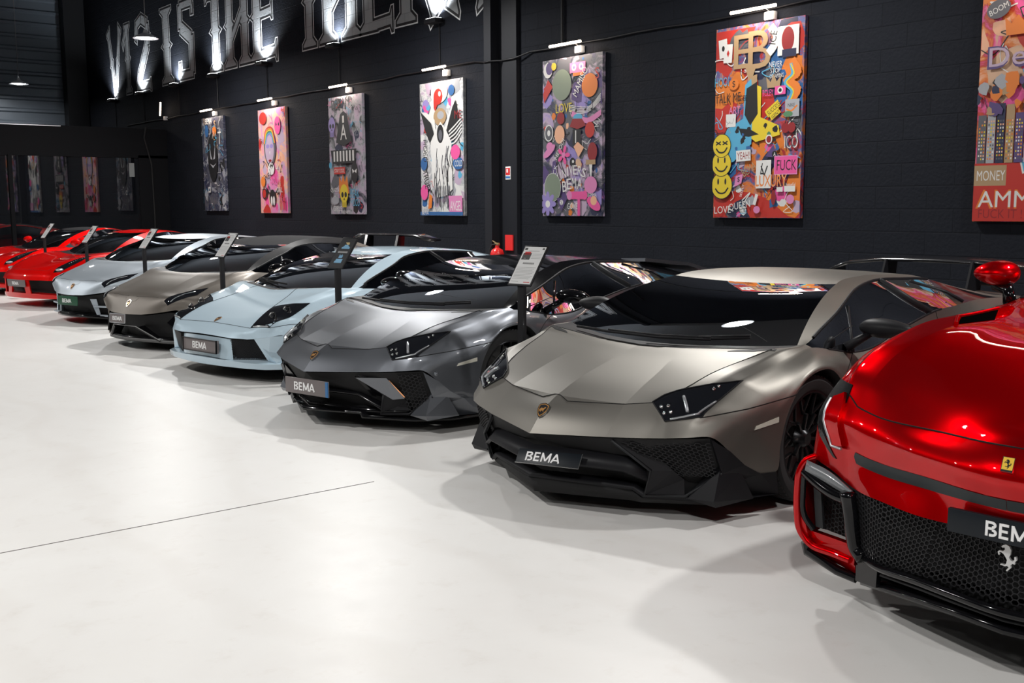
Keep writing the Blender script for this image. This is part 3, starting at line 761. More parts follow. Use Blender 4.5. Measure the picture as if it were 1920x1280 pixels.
    if sv:
        A=[(-3.52,0,1.135),(-3.52,.40,1.13),(-3.56,.75,1.09),(-3.60,.92,1.03)]; B=[(-3.82,0,1.15),(-3.82,.40,1.145),(-3.84,.75,1.11),(-3.86,.92,1.05)]
        w=strip('rear_wing',A,B,M['carbon'],car,.022)
        for s_ in (1,-1):
            bm=bmesh.new(); plates(bm,[[(-3.50,s_*.36,1.14),(-3.70,s_*.36,1.14),(-3.66,s_*.36,.89),(-3.40,s_*.36,.89)]],.018); bmo('wing_strut',bm,M['black_satin'],w)
            bm=bmesh.new(); plates(bm,[[(-3.60,s_*.92,1.04),(-3.86,s_*.92,1.06),(-3.88,s_*.93,.97),(-3.64,s_*.93,.96)]],.012); bmo('wing_end_plate',bm,M['carbon'],w)
    else:
        # raised flying buttresses behind the cabin
        for s_ in (1,-1):
            bm=bmesh.new(); plates(bm,[[(x,y*s_,z) for x,y,z in [(-2.0,.55,1.13),(-2.15,.70,1.13),(-2.75,.74,1.07),(-3.15,.80,.965),(-3.0,.62,1.0),(-2.6,.55,1.09)]][::s_]],.03); bmo('roof_buttress',bm,pm,car)
    tail(car,-3.69)
    return car
def front(T,rows): 
    T=[list(r) for r in T]
    for i,r in rows.items():
        for j,p in enumerate(r): T[i][j]=p
    return T
# ---- the pale blue one with round lamp barrels
MU=warp(AV,lambda i,j,x,y,z:(x*.985 if i>8 else x,y*(.985),z))
MU=front(MU,{
0:[(.904,0,.417),(.885,.41,.405),(.84,.62,.405),(.81,.69,.410),(.72,.81,.43),(.62,.885,.44),(.55,.93,.36),(.45,.955,.27),(.33,.975,.17)],
1:[(.85,0,.47),(.845,.40,.458),(.83,.58,.462),(.80,.67,.462),(.72,.795,.475),(.57,.90,.49),(.47,.945,.43),(.36,.97,.33),(.25,.985,.20)],
2:[(.78,0,.515),(.785,.38,.508),(.782,.595,.50),(.77,.68,.502),(.72,.797,.512),(.505,.90,.53),(.38,.955,.47),(.29,.975,.37),(.20,.985,.24)],
3:[(.61,0,.592),(.60,.35,.60),(.56,.54,.628),(.55,.68,.62),(.50,.80,.60),(.34,.93,.575),(.26,.975,.52),(.20,.985,.43),(.175,.99,.37)],
4:[(.43,0,.665),(.40,.34,.68),(.33,.54,.71),(.30,.70,.722),(.279,.835,.707),(.2,.945,.63),(.175,.985,.57),(.15,.99,.52),(.139,.995,.496)],
5:[(.25,0,.73),(.22,.34,.745),(.13,.56,.768),(.10,.75,.78),(.08,.86,.755)],
6:[(.09,0,.78),(.06,.3,.80),(-.02,.62,.818),(-.06,.80,.822),(-.08,.88,.785)],
7:[(.03,0,.79),(-.0,.3,.808),(-.241,.80,.815),(-.30,.835,.815),(-.34,.87,.805)],
8:[(-.25,0,.875),(-.28,.28,.88),(-.42,.75,.885),(-.46,.80,.875),(-.50,.885,.795)],
9:[(-.53,0,.955),(-.56,.27,.96),(-.65,.68,.965),(-.70,.745,.95),(-.72,.89,.775)],
10:[(-.78,0,1.025),(-.81,.26,1.03),(-.85,.60,1.035),(-.91,.68,1.01),(-.95,.89,.785)],
11:[(-.97,0,1.09),(-.99,.25,1.095),(-1.047,.50,1.10),(-1.12,.60,1.075),(-1.2,.88,.82)],
12:[(-1.35,0,1.155),(-1.35,.25,1.152),(-1.37,.47,1.14),(-1.42,.59,1.118),(-1.5,.88,.87)],
13:[(-1.75,0,1.15),(-1.75,.25,1.145),(-1.77,.48,1.13),(-1.80,.60,1.11),(-1.75,.88,.90)]})
def part_mu(ci,cj):
    p=part_av(ci,cj)
    if p=='intake': return 'body'
    return p
def murcielago(label,loc,rz):
    car=base_car('sports_car',label,loc,rz)
    pm=paint('gloss_pale_blue',(.50,.63,.72),.4,.1,1.)
    b=Body(MU,JB-{0},{4:(4,)},part_mu)
    shell(b,car,pm,enginem=M['black_satin'],sharp=((0,0,2),(2,7,20),(3,7,20),(4,8,19)))
    glass_frit(b,car,7,11)
    gapline(b,car,[[(2,0),(2,1),(2,2)],[(9,4),(9.1,6),(9.1,7),(9.3,7)],[(13,4),(13,7)],[(9.3,7),(13,7)]])
    for s_ in (1,-1):
        bm=bmesh.new()
        for L in ([(.782,.595,.50),(.461,.505,.671),(.20,.40,.76),(.004,.298,.809)],[(.72,.797,.512),(.50,.90,.533),(.20,.985,.56),(.10,1.0,.58)]):
            add_tube(bm,[(p.x,p.y*s_,p.z) for p in line_on(b,L,(.3,.45,.8))],.0025,5,cap=False)
        bmo('panel_gap',bm,M['gap'],car,smooth=True)
        lamp=[(.782,.595,.503),(.461,.505,.671),(.40,.60,.69),(.279,.835,.707),(.52,.82,.60),(.72,.797,.512)]
        hl=patch('headlight',b,lamp,(.6,.3,.7),M['headlight'],car,.003,.03,.012,mirror=s_<0)
        for q in ((.60,.69,.60),(.46,.72,.65)):
            h,n=b.cast(q,(.6,.3,.7)); bm=bmesh.new(); ax=Vector((.9,.15,.42)).normalized(); R=ax.to_track_quat('Y','Z').to_matrix()
            add_lathe(bm,[(.026,-.01),(.040,-.005),(.046,.012),(.040,.016),(.034,.010),(.030,.0)],'y',24)
            for v in bm.verts: c=R@v.co; v.co=Vector((h.x+c.x,(h.y+c.y)*s_,h.z+c.z))
            bl_=bmo('lamp_barrel',bm,M['chrome'],hl,smooth=True,angle=50)
            bm=bmesh.new(); bmesh.ops.create_uvsphere(bm,u_segments=14,v_segments=8,radius=.024,matrix=Matrix.Translation((h.x+ax.x*.004,(h.y+ax.y*.004)*s_,h.z+ax.z*.004))); bmo('lamp_lens',bm,M['headlight'],bl_,smooth=True)
        bm=bmesh.new(); add_tube(bm,[(p.x,p.y*s_,p.z) for p in line_on(b,[(.765,.62,.51),(.715,.785,.518)],(.6,.3,.7),.03,.006)],.007,6); bmo('indicator_strip',bm,M['led'],hl,smooth=True)
        mm=lambda P:[(x,y*s_,z) for x,y,z in P][::s_]
        bm=bmesh.new(); plates(bm,[mm([(.81,.69,.408),(.715,.756,.205),(.70,.86,.19),(.33,.975,.17),(.45,.955,.27),(.55,.93,.36),(.62,.885,.44),(.72,.81,.43)])],.02); bmo('bumper_cheek',bm,pm,car)
        bm=bmesh.new(); plates(bm,[mm([(.86,.40,.40),(.82,.43,.19),(.66,.76,.20),(.76,.70,.41)])],.01); bmo('intake_back',bm,M['black_matte'],car)
        q=[(.862,.429,.205),(.715,.752,.215),(.795,.69,.40),(.884,.413,.39)]; q=[(x,y*s_,z) for x,y,z in q]
        if s_<0: q=[q[1],q[0],q[3],q[2]]
        # diagonal wire grille
        bm=bmesh.new(); bl,br,tr,tl=[Vector(p) for p in q]
        for k in range(-14,26):
            seg=[]
            for tt in (0,1):
                pass
            a0=k/26; pts=[]
            for m_ in range(13):
                vv=m_/12; uu=a0+vv*.55
                if 0<=uu<=1: pts.append(bl.lerp(br,uu).lerp(tl.lerp(tr,uu),vv))
            if len(pts)>1: add_tube(bm,pts,.0028,4,cap=False)
        bmo('intake_grille',bm,M['mesh'],car)
        add=bmesh.new(); add_tube(add,[b.at(i/4,3,s_) for i in range(30,57)],.009,6,cap=False); add_tube(add,[b.at(12.2,3.02,s_),b.at(12.75,3.98,s_)],.015,6); bmo('window_seal',add,M['black_satin'],car,smooth=True)
        mirror_cap(car,(-.72,1.05,.91),s_,M['black_gloss'],M['black_satin'],.26,.12,.12,(-.62,.88,.79))
    # centre block with the plate, chin and lip
    T_=[(.885,0,.40),(.875,.33,.395),(.86,.40,.39)]; B_=[(.90,0,.21),(.90,.33,.205),(.86,.42,.20)]
    strip('bumper_centre',T_,B_,pm,car)
    F=[(.925,0,.20),(.91,.30,.198),(.86,.60,.19),(.79,.80,.185),(.66,.92,.185),(.40,.985,.19),(.28,.995,.20)]
    G=[(.92,0,.135),(.90,.30,.135),(.85,.60,.135),(.78,.80,.135),(.65,.915,.135),(.40,.975,.14),(.26,.985,.15)]
    H=[(.80,0,.23),(.79,.30,.23),(.74,.60,.22),(.66,.74,.21),(.54,.85,.20),(.36,.93,.20),(.26,.97,.21)]
    strip('lip_spoiler',F,G,pm,car); strip('chin',H,F,pm,car); strip('lip_underside',G,[(x-.3,y*.9,z-.02) for x,y,z in G],M['black_matte'],car)
    strip('duct',[(.80,0,.41),(.74,.40,.40),(.70,.68,.40),(.60,.80,.40)],[(.72,0,.15),(.66,.40,.15),(.60,.66,.15),(.50,.78,.15)],M['black_matte'],car)
    plate(car,(.945,.0,.312),.56,.118,0,-.03,M['plate_grey'],M['black_gloss'],ts=.42,th=.03)
    badge(b,car,(.753,0,.562),(.6,0,.8),.075)
    interior(car,-.01,M['leather_grey'],x0=-.15,xs=-1.3)
    wiper(car,[(.0,-.05,.83),(-.10,-.40,.835),(-.18,-.62,.845)]); wiper(car,[(.0,.10,.835),(-.05,-.25,.85),(-.12,-.5,.86)])
    underbody(b,car,-.17,-2.83,.40)
    for s_ in (1,-1):
        make_wheel(car,-.17,s_*.96,.335,.245,s_,'f',spokes=5,rr=.72,rimm=mat('rim_silver',(.45,.46,.47),.3,.9)); make_wheel(car,-2.83,s_*.98,.35,.33,s_,'f',spokes=5,rr=.72,rimm=M['rim'])
    tail(car,-3.63); return car
# ---- the two V10 wedges
HU=warp(AV,lambda i,j,x,y,z:(x*.965 if i>8 else x,y*.955,z*1.02 if z>.7 else z))
HU=front(HU,{
0:[(.832,0,.409),(.80,.30,.414),(.73,.52,.440),(.68,.62,.458),(.617,.698,.472),(.55,.80,.445),(.46,.88,.36),(.38,.92,.28),(.28,.94,.20)],
1:[(.765,0,.515),(.735,.33,.52),(.71,.53,.53),(.69,.64,.535),(.62,.75,.535),(.50,.86,.505),(.42,.92,.43),(.33,.94,.33),(.24,.955,.22)],
2:[(.705,0,.598),(.66,.37,.605),(.672,.57,.598),(.67,.65,.572),(.60,.77,.57),(.44,.89,.54),(.36,.93,.47),(.28,.95,.37),(.205,.96,.235)],
3:[(.57,0,.68),(.53,.425,.662),(.54,.60,.645),(.50,.72,.645),(.42,.81,.64),(.32,.91,.59),(.25,.945,.52),(.20,.955,.43),(.175,.96,.37)],
4:[(.40,0,.748),(.36,.425,.738),(.33,.62,.72),(.31,.74,.715),(.272,.825,.70),(.21,.925,.64),(.175,.955,.57),(.15,.96,.52),(.139,.965,.496)],
5:[(.22,0,.802),(.20,.42,.797),(.13,.66,.785),(.10,.78,.78),(.08,.85,.76),(.065,.94,.70),(.055,.965,.65),(.055,.97,.635),(.055,.97,.62)],
6:[(.06,0,.838),(.06,.41,.842),(-.03,.72,.845),(-.07,.82,.845),(-.08,.865,.81)],
7:[(.02,0,.83),(.0,.41,.852),(-.267,.82,.868),(-.31,.845,.868),(-.34,.87,.845)],
8:[(-.24,0,.905),(-.26,.36,.915),(-.42,.78,.925),(-.47,.82,.915),(-.52,.87,.83)],
9:[(-.50,0,.985),(-.52,.33,.99),(-.62,.735,1.0),(-.68,.785,.985),(-.74,.87,.82)],
10:[(-.74,0,1.06),(-.76,.31,1.065),(-.83,.685,1.07),(-.89,.745,1.045),(-.95,.87,.83)],
11:[(-.94,0,1.125),(-.96,.3,1.13),(-1.019,.642,1.14),(-1.09,.70,1.11),(-1.2,.87,.86)],
12:[(-1.3,0,1.19),(-1.3,.28,1.187),(-1.33,.58,1.17),(-1.38,.66,1.14),(-1.45,.87,.88)]})
def huracan(kind,label,loc,rz):
    car=base_car('sports_car',label,loc,rz); sp=kind=='top'
    T=HU
    if sp: T=warp(HU,lambda i,j,x,y,z:(x,y,z+{12:.025,13:.045,14:.05,15:.03}.get(i,0)*(j<=2)))
    pm=paint('satin_bronze_grey',(.175,.155,.135),.46,.6,.0) if sp else paint('satin_silver',(.40,.45,.50),.45,.5,.1)
    b=Body(T,JB-{0},{},part_av)
    rm=M['fabric_top'] if sp else None
    shell(b,car,pm,rm,M['black_satin'] if sp else None,enginem=M['fabric_top'] if sp else M['black_gloss'],sharp=((0,0,2),(1,2,6),(2,7,20),(3,7,20),(4,8,19)))
    glass_frit(b,car,7,11)
    gapline(b,car,[[(2,.2),(2,1),(2,1.4)],[(9,4),(9.1,6),(9.1,7),(9.3,7)],[(13,4),(13,7)]],.002)
    for s_ in (1,-1):
        bm=bmesh.new(); add_tube(bm,[(p.x,p.y*s_,p.z) for p in line_on(b,[(.745,0,.545),(.735,.10,.55),(.705,.13,.58)],(.5,0,.8))],.002,5,cap=False)
        # raised creases that run back from the nose
        for L in ([(.64,.38,.61),(.40,.43,.735),(.06,.41,.845)],):
            add_tube(bm,[(p.x,p.y*s_,p.z-.001) for p in line_on(b,L,(.3,0,.9),.03,-.001)],.0022,5,cap=False)
        bmo('panel_gap',bm,M['gap'] if False else pm,car,smooth=True)
        lamp=[(.70,.595,.592),(.55,.63,.640),(.272,.825,.705),(.42,.82,.635),(.56,.77,.585),(.70,.66,.545)]
        hl=patch('headlight',b,lamp,(.55,.4,.7),M['headlight'],car,.003,.03,.01,mirror=s_<0)
        bm=bmesh.new()
        for L in ([(.66,.67,.565),(.50,.71,.635),(.40,.77,.66)],): add_tube(bm,[(p.x,p.y*s_,p.z) for p in line_on(b,L,(.55,.4,.7),.03,.004)],.005,6)
        bmo('light_bar',bm,M['led'],hl,smooth=True)
        mm=lambda P:[(x,y*s_,z) for x,y,z in P][::s_]
        ck=M['black_gloss'] if sp else pm
        bm=bmesh.new(); plates(bm,[mm([(.55,.80,.44),(.52,.84,.24),(.28,.94,.20),(.38,.92,.28),(.46,.88,.36)]),mm([(.52,.84,.24),(.60,.72,.12),(.15,.93,.12),(.205,.957,.235),(.28,.94,.20)])],.02); bmo('bumper_cheek',bm,pm,car)
        if sp:
            bm=bmesh.new(); plates(bm,[mm([(.82,.22,.27),(.70,.50,.125),(.62,.46,.12),(.70,.20,.28)]),mm([(.67,.60,.33),(.60,.74,.15),(.54,.78,.17),(.60,.66,.42)])],.015); bmo('splitter_fin',bm,M['black_gloss'],car)
            tube('splitter_edge',[(x,y*s_,z) for x,y,z in [(.855,.0,.285),(.825,.22,.28),(.705,.50,.13)]],.005,mat('edge_grey',(.25,.25,.25),.4),car)
        else:
            bm=bmesh.new(); plates(bm,[mm([(.74,.38,.36),(.70,.46,.15),(.655,.48,.15),(.68,.44,.36)]),mm([(.72,.42,.27),(.60,.80,.27),(.54,.78,.27),(.66,.42,.27)]),mm([(.70,.46,.15),(.60,.80,.14),(.54,.78,.14),(.64,.46,.15)])],.02); bmo('splitter_fin',bm,pm,car)
        add=bmesh.new(); add_tube(add,[b.at(i/4,3,s_) for i in range(30,57)],.009,6,cap=False); add_tube(add,[b.at(9.0,4,s_),b.at(9.6,3.1,s_)],.012,6); bmo('window_seal',add,M['black_satin'] if not sp else M['plastic'],car,smooth=True)
        mirror_cap(car,(-.70,1.02,.93),s_,pm if not sp else M['black_gloss'],M['black_satin'],.26,.12,.12,(-.60,.86,.83))
    strip('intake_duct',[(.78,0,.40),(.72,.30,.40),(.62,.60,.44),(.50,.78,.42)],[(.66,0,.13),(.62,.30,.13),(.54,.58,.13),(.46,.74,.13)],M['black_matte'],car)
    f=[(.80,0,.14),(.76,.30,.14),(.66,.58,.13),(.52,.80,.12),(.15,.93,.12)]; g=[(.64,0,.15),(.62,.28,.15),(.54,.54,.14),(.42,.74,.13),(.10,.85,.12)]
    strip('splitter_lip',f,g,M['black_gloss'],car,.025)
    strip('lip_edge',[(x+.003,y,z-.0) for x,y,z in f],[(x+.003,y,z-.035) for x,y,z in f],mat('lip_grey',(.10,.10,.10),.5) if sp else M['black_gloss'],car,.006)
    if sp: plate(car,(.93,.035,.37),.27,.10,.08,-.05,M['plate_grey'],M['led'],ts=.62,left=0)
    else: plate(car,(.88,.05,.335),.44,.125,.06,0,M['plate_green'],None,ts=.46,left=-.01)
    badge(b,car,(.76,0,.523),(.7,0,.6),.08)
    interior(car,.02,M['leather'] if sp else M['leather'],x0=-.15,xs=-1.25)
    underbody(b,car,-.17,-2.78,.40)
    for s_ in (1,-1):
        make_wheel(car,-.17,s_*.925,.335,.24,s_,'v',spokes=8); make_wheel(car,-2.78,s_*.94,.345,.30,s_,'v',spokes=8)
    if sp:
        A=[(-3.24,0,1.19),(-3.24,.31,1.19),(-3.30,.55,1.185),(-3.36,.80,1.11)]; B=[(-3.50,0,1.20),(-3.50,.31,1.20),(-3.54,.55,1.195),(-3.58,.82,1.12)]
        w=strip('rear_wing',A,B,M['carbon'],car,.022)
        for s_ in (1,-1):
            bm=bmesh.new(); plates(bm,[[(-3.22,s_*.31,1.19),(-3.34,s_*.31,1.19),(-3.32,s_*.31,.92),(-3.14,s_*.31,.92)]],.045); bmo('wing_strut',bm,M['black_gloss'],w)
    tail(car,-3.55); return car
# ---- the rounded red V8s
FE=warp(AV,lambda i,j,x,y,z:(x*.95 if i>8 else x,y*.95,z*1.03 if z>.7 else z))
FE=front(FE,{
0:[(1.0,0,.445),(.97,.38,.445),(.91,.58,.445),(.87,.70,.442),(.793,.80,.439),(.66,.875,.42),(.54,.91,.35),(.42,.93,.27),(.30,.945,.20)],
1:[(.95,0,.53),(.925,.40,.53),(.87,.58,.53),(.82,.70,.53),(.74,.80,.525),(.58,.88,.50),(.46,.92,.43),(.35,.94,.33),(.25,.95,.22)],
2:[(.85,0,.60),(.83,.38,.60),(.79,.56,.595),(.75,.68,.595),(.66,.79,.59),(.50,.885,.56),(.38,.93,.48),(.29,.945,.37),(.205,.955,.235)],
3:[(.68,0,.66),(.66,.36,.675),(.62,.56,.69),(.58,.70,.69),(.50,.80,.675),(.38,.91,.61),(.28,.94,.53),(.21,.95,.43),(.175,.955,.37)],
4:[(.46,0,.72),(.44,.35,.74),(.40,.56,.765),(.37,.72,.775),(.32,.83,.755),(.25,.925,.67),(.19,.95,.58),(.15,.955,.52),(.139,.96,.496)],
5:[(.22,0,.77),(.21,.34,.79),(.17,.58,.81),(.13,.75,.825),(.10,.85,.80),(.07,.94,.71),(.06,.96,.66),(.055,.965,.635),(.055,.965,.62)],
6:[(-.03,0,.81),(-.04,.33,.825),(-.10,.60,.845),(-.13,.76,.852),(-.15,.86,.825),(-.05,.94,.76),(-.035,.96,.72),(-.035,.97,.70),(-.033,.97,.69)],
7:[(-.12,0,.82),(-.14,.32,.832),(-.33,.66,.862),(-.38,.775,.862),(-.42,.855,.84)],
8:[(-.34,0,.90),(-.36,.31,.91),(-.50,.64,.935),(-.55,.75,.925),(-.58,.86,.84)],
9:[(-.56,0,.985),(-.59,.29,.99),(-.70,.60,1.02),(-.75,.70,1.0),(-.78,.86,.845)],
10:[(-.77,0,1.07),(-.80,.27,1.075),(-.90,.55,1.10),(-.96,.66,1.07),(-.98,.86,.85)],
11:[(-.98,0,1.15),(-1.02,.26,1.155),(-1.10,.50,1.165),(-1.17,.61,1.13),(-1.2,.86,.86)],
12:[(-1.3,0,1.205),(-1.3,.25,1.203),(-1.35,.47,1.19),(-1.40,.59,1.16),(-1.45,.86,.88)],
13:[(-1.65,0,1.19),(-1.65,.25,1.185),(-1.68,.46,1.17),(-1.70,.58,1.14),(-1.7,.86,.90)],
14:[(-2.0,0,1.13),(-2.0,.25,1.125),(-2.0,.45,1.11),(-2.0,.58,1.08),(-1.95,.86,.93)]})
def part_fe(ci,cj):
    p=part_av(ci,cj)
    if p=='intake': return 'body'
    return p
def ferrari(kind,label,loc,rz):
    car=base_car('sports_car',label,loc,rz); sp=kind=='top'
    pm=paint('gloss_red',(.68,.0012,.0008),.4,.1,1.)
    b=Body(FE,{2,3},{},part_fe)
    shell(b,car,pm,M['fabric_top'] if sp else None,pm,enginem=M['black_gloss'],sharp=((2,7,14),(3,7,14)))
    glass_frit(b,car,7,11)
    gapline(b,car,[[(2,0),(2,1),(2,2),(3,3),(5,3.4),(6,3.6)],[(9,4),(9.1,6),(9.1,7)],[(13,4),(13,7)]],.002)
    for s_ in (1,-1):
        lamp=[(.783,.70,.575),(.70,.66,.62),(.50,.70,.715),(.20,.775,.82),(.16,.81,.825),(.35,.83,.74),(.55,.80,.66),(.70,.78,.58)]
        hl=patch('headlight',b,lamp,(.5,.4,.7),M['headlight'],car,.003,.03,.01,mirror=s_<0)
        h,n=b.cast((.68,.73,.60),(.5,.4,.7)); bm=bmesh.new(); bmesh.ops.create_uvsphere(bm,u_segments=16,v_segments=10,radius=.05)
        for v in bm.verts: v.co=Vector((h.x+v.co.x*1.4,(h.y+v.co.y)*s_,h.z+v.co.z*.5))
        bmo('lamp_lens',bm,M['led'],hl,smooth=True)
        bm=bmesh.new()
        for k in range(9):
            h,n=b.cast((.52-.035*k,.745+.006*k,.70+.013*k),(.5,.4,.7)); bmesh.ops.create_uvsphere(bm,u_segments=8,v_segments=5,radius=.009,matrix=Matrix.Translation((h.x+n.x*.004,(h.y+n.y*.004)*s_,h.z+n.z*.004)))
        bmo('led_lens',bm,M['chrome'],hl,smooth=True)
        mm=lambda P:[(x,y*s_,z) for x,y,z in P][::s_]
        bm=bmesh.new(); plates(bm,[mm([(.793,.80,.439),(.76,.852,.20),(.45,.92,.18),(.30,.945,.20),(.42,.93,.27),(.54,.91,.35),(.66,.875,.42)])],.02); bmo('bumper_cheek',bm,pm,car)
        mirror_cap(car,(-.66,1.0,.97),s_,pm,M['black_satin'],.22,.13,.13,(-.56,.86,.87))
        add=bmesh.new(); add_tube(add,[b.at(i/4,3,s_) for i in range(30,57)],.008,6,cap=False); bmo('window_seal',add,M['black_satin'],car,smooth=True)
    strip('intake_duct',[(.93,0,.44),(.88,.38,.44),(.80,.66,.44),(.70,.80,.43)],[(.80,0,.17),(.76,.38,.17),(.70,.64,.17),(.60,.78,.17)],M['black_matte'],car)
    F=[(.99,0,.23),(.97,.38,.23),(.90,.62,.22),(.82,.78,.21),(.76,.852,.20),(.45,.92,.18)]; G=[(.98,0,.15),(.96,.38,.15),(.89,.62,.15),(.81,.78,.15),(.75,.85,.15),(.44,.915,.15)]
    strip('lip_spoiler',F,G,pm,car); strip('chin',[(.84,0,.24),(.82,.38,.24),(.76,.6,.23),(.68,.74,.22),(.60,.82,.2),(.4,.88,.19)],F,pm,car)
    for s_ in (1,-1):
        bm=bmesh.new(); plates(bm,[[(x,y*s_,z) for x,y,z in [(.985,.16,.44),(.97,.30,.44),(.955,.34,.23),(.97,.22,.23)]][::s_]],.02); bmo('bumper_strut',bm,pm,car)
    plate(car,(1.03,.0,.39),.54,.115,0,.08,M['plate_grey'],None,ts=.36,left=-.02)
    interior(car,.03,M['leather_red'],x0=-.25,xs=-1.2,ys=.33,w=.55)
    underbody(b,car,-.17,-2.75,.40)
    for s_ in (1,-1):
        make_wheel(car,-.17,s_*.92,.335,.24,s_,'v',spokes=10); make_wheel(car,-2.75,s_*.935,.345,.30,s_,'v',spokes=10)
    tail(car,-3.50); return car
# ---- the tall red grand tourer on the right
PT=[
[(.995,0,.535),(.97,.30,.525),(.86,.52,.515),(.79,.64,.51),(.74,.72,.515),(.70,.82,.55),(.665,.92,.575),(.60,.965,.57),(.50,.985,.56)],
[(1.03,0,.66),(.92,.33,.655),(.79,.58,.640),(.745,.68,.645),(.71,.76,.66),(.67,.86,.68),(.62,.94,.67),(.55,.98,.65),(.45,.995,.62)],
[(1.055,0,.73),(.92,.33,.735),(.79,.58,.735),(.745,.70,.745),(.70,.79,.755),(.65,.88,.765),(.58,.955,.745),(.50,.985,.71),(.40,1.0,.68)],
[(.985,0,.825),(.82,.33,.80),(.745,.60,.80),(.70,.72,.815),(.65,.80,.83),(.60,.88,.83),(.52,.955,.80),(.44,.99,.76),(.33,1.005,.735)],
[(.80,0,.875),(.70,.33,.87),(.66,.58,.885),(.645,.70,.90),(.62,.80,.90),(.53,.885,.885),(.43,.965,.845),(.34,1.0,.80),(.22,1.01,.775)],
[(.58,0,.925),(.52,.34,.93),(.50,.56,.955),(.49,.70,.985),(.45,.81,.99),(.38,.90,.955),(.30,.975,.89),(.22,1.01,.84),(.12,1.015,.80)],
[(.30,0,.975),(.28,.34,.985),(.26,.56,1.015),(.25,.70,1.045),(.22,.82,1.045),(.18,.91,1.0),(.13,.985,.92),(.08,1.01,.86),(.0,1.02,.815)],
[(.0,0,1.02),(.0,.34,1.03),(.0,.56,1.05),(.0,.70,1.075),(-.02,.83,1.08),(-.03,.92,1.03),(-.05,.99,.94),(-.08,1.01,.87),(-.12,1.02,.815)],
[(-.28,0,1.055),(-.30,.34,1.065),(-.32,.56,1.08),(-.33,.70,1.095),(-.35,.84,1.09),(-.30,.93,1.04),(-.28,.99,.95),(-.25,1.01,.86),(-.25,1.015,.795)],
[(-.45,0,1.08),(-.50,.34,1.09),(-.60,.62,1.105),(-.64,.74,1.12),(-.66,.86,1.09),(-.55,.93,1.04),(-.45,.98,.93),(-.38,1.0,.80),(-.37,1.005,.72)],
[(-.62,0,1.10),(-.68,.34,1.11),(-.84,.68,1.125),(-.90,.77,1.14),(-.92,.88,1.085),(-.78,.93,1.0),(-.60,.96,.85),(-.48,.98,.62),(-.45,.99,.50)],
[(-.95,0,1.26),(-1.0,.32,1.265),(-1.12,.64,1.25),(-1.17,.73,1.24),(-1.2,.89,1.08),(-1.1,.93,.95),(-.9,.93,.75),(-.7,.96,.45),(-.58,.98,.26)],
[(-1.3,0,1.43),(-1.34,.30,1.43),(-1.42,.59,1.41),(-1.47,.67,1.38),(-1.5,.90,1.09),(-1.5,.93,.92),(-1.4,.91,.65),(-1.3,.94,.38),(-1.2,.96,.22)],
[(-1.7,0,1.53),(-1.7,.30,1.525),(-1.75,.56,1.50),(-1.80,.65,1.46),(-1.9,.90,1.10),(-1.9,.92,.92),(-1.9,.90,.65),(-1.9,.94,.38),(-1.9,.96,.22)],
[(-2.3,0,1.57),(-2.3,.30,1.565),(-2.3,.56,1.54),(-2.3,.66,1.49),(-2.3,.91,1.12),(-2.35,.94,.95),(-2.4,.94,.68),(-2.5,.98,.42),(-2.62,1.0,.28)],
[(-2.8,0,1.53),(-2.8,.30,1.525),(-2.8,.56,1.50),(-2.8,.66,1.45),(-2.7,.92,1.14),(-2.72,.97,1.0),(-2.75,1.0,.85),(-2.78,1.01,.68),(-2.8,1.015,.58)],
[(-3.2,0,1.42),(-3.2,.30,1.415),(-3.18,.56,1.39),(-3.15,.66,1.34),(-3.1,.92,1.13),(-3.1,.98,1.0),(-3.1,1.01,.9),(-3.1,1.02,.84),(-3.1,1.02,.815)],
[(-3.55,0,1.27),(-3.55,.30,1.265),(-3.5,.58,1.24),(-3.48,.68,1.20),(-3.42,.88,1.08),(-3.4,.95,.96),(-3.38,.99,.84),(-3.38,1.0,.72),(-3.38,1.01,.62)],
[(-3.85,0,1.10),(-3.84,.30,1.10),(-3.8,.6,1.08),(-3.76,.70,1.05),(-3.7,.84,.98),(-3.66,.90,.85),(-3.62,.93,.7),(-3.6,.95,.48),(-3.58,.96,.30)],
[(-3.84,0,.28),(-3.83,.3,.28),(-3.78,.6,.28),(-3.74,.7,.28),(-3.68,.80,.28),(-3.64,.85,.28),(-3.62,.88,.28),(-3.6,.90,.28),(-3.58,.92,.27)]]
def part_p(ci,cj):
    if ci<=0: return 'bumper'
    if cj<=1:
        if ci<=2: return 'bumper'
        if ci<=8: return 'hood'
        if ci==9: return 'cowl'
        if ci<=12: return 'ws'
        if ci<=15: return 'roof'
        if ci<=17: return 'rear_window' if ci==16 else 'rear'
        return 'rear'
    if cj==2:
        if ci<=2: return 'bumper'
        if ci<=8: return 'hood'
        return 'pillar' if 10<=ci<=15 else ('rear' if ci>=17 else 'body')
    if cj==3:
        if ci<=2: return 'bumper'
        if 10<=ci<=14: return 'sw'
        return 'rear' if ci>=17 else ('qw' if ci==15 else 'body')
    if ci<=1: return 'bumper'
    if 10<=ci<=13 and cj<7: return 'door'
    if ci>=17: return 'rear'
    return 'body'
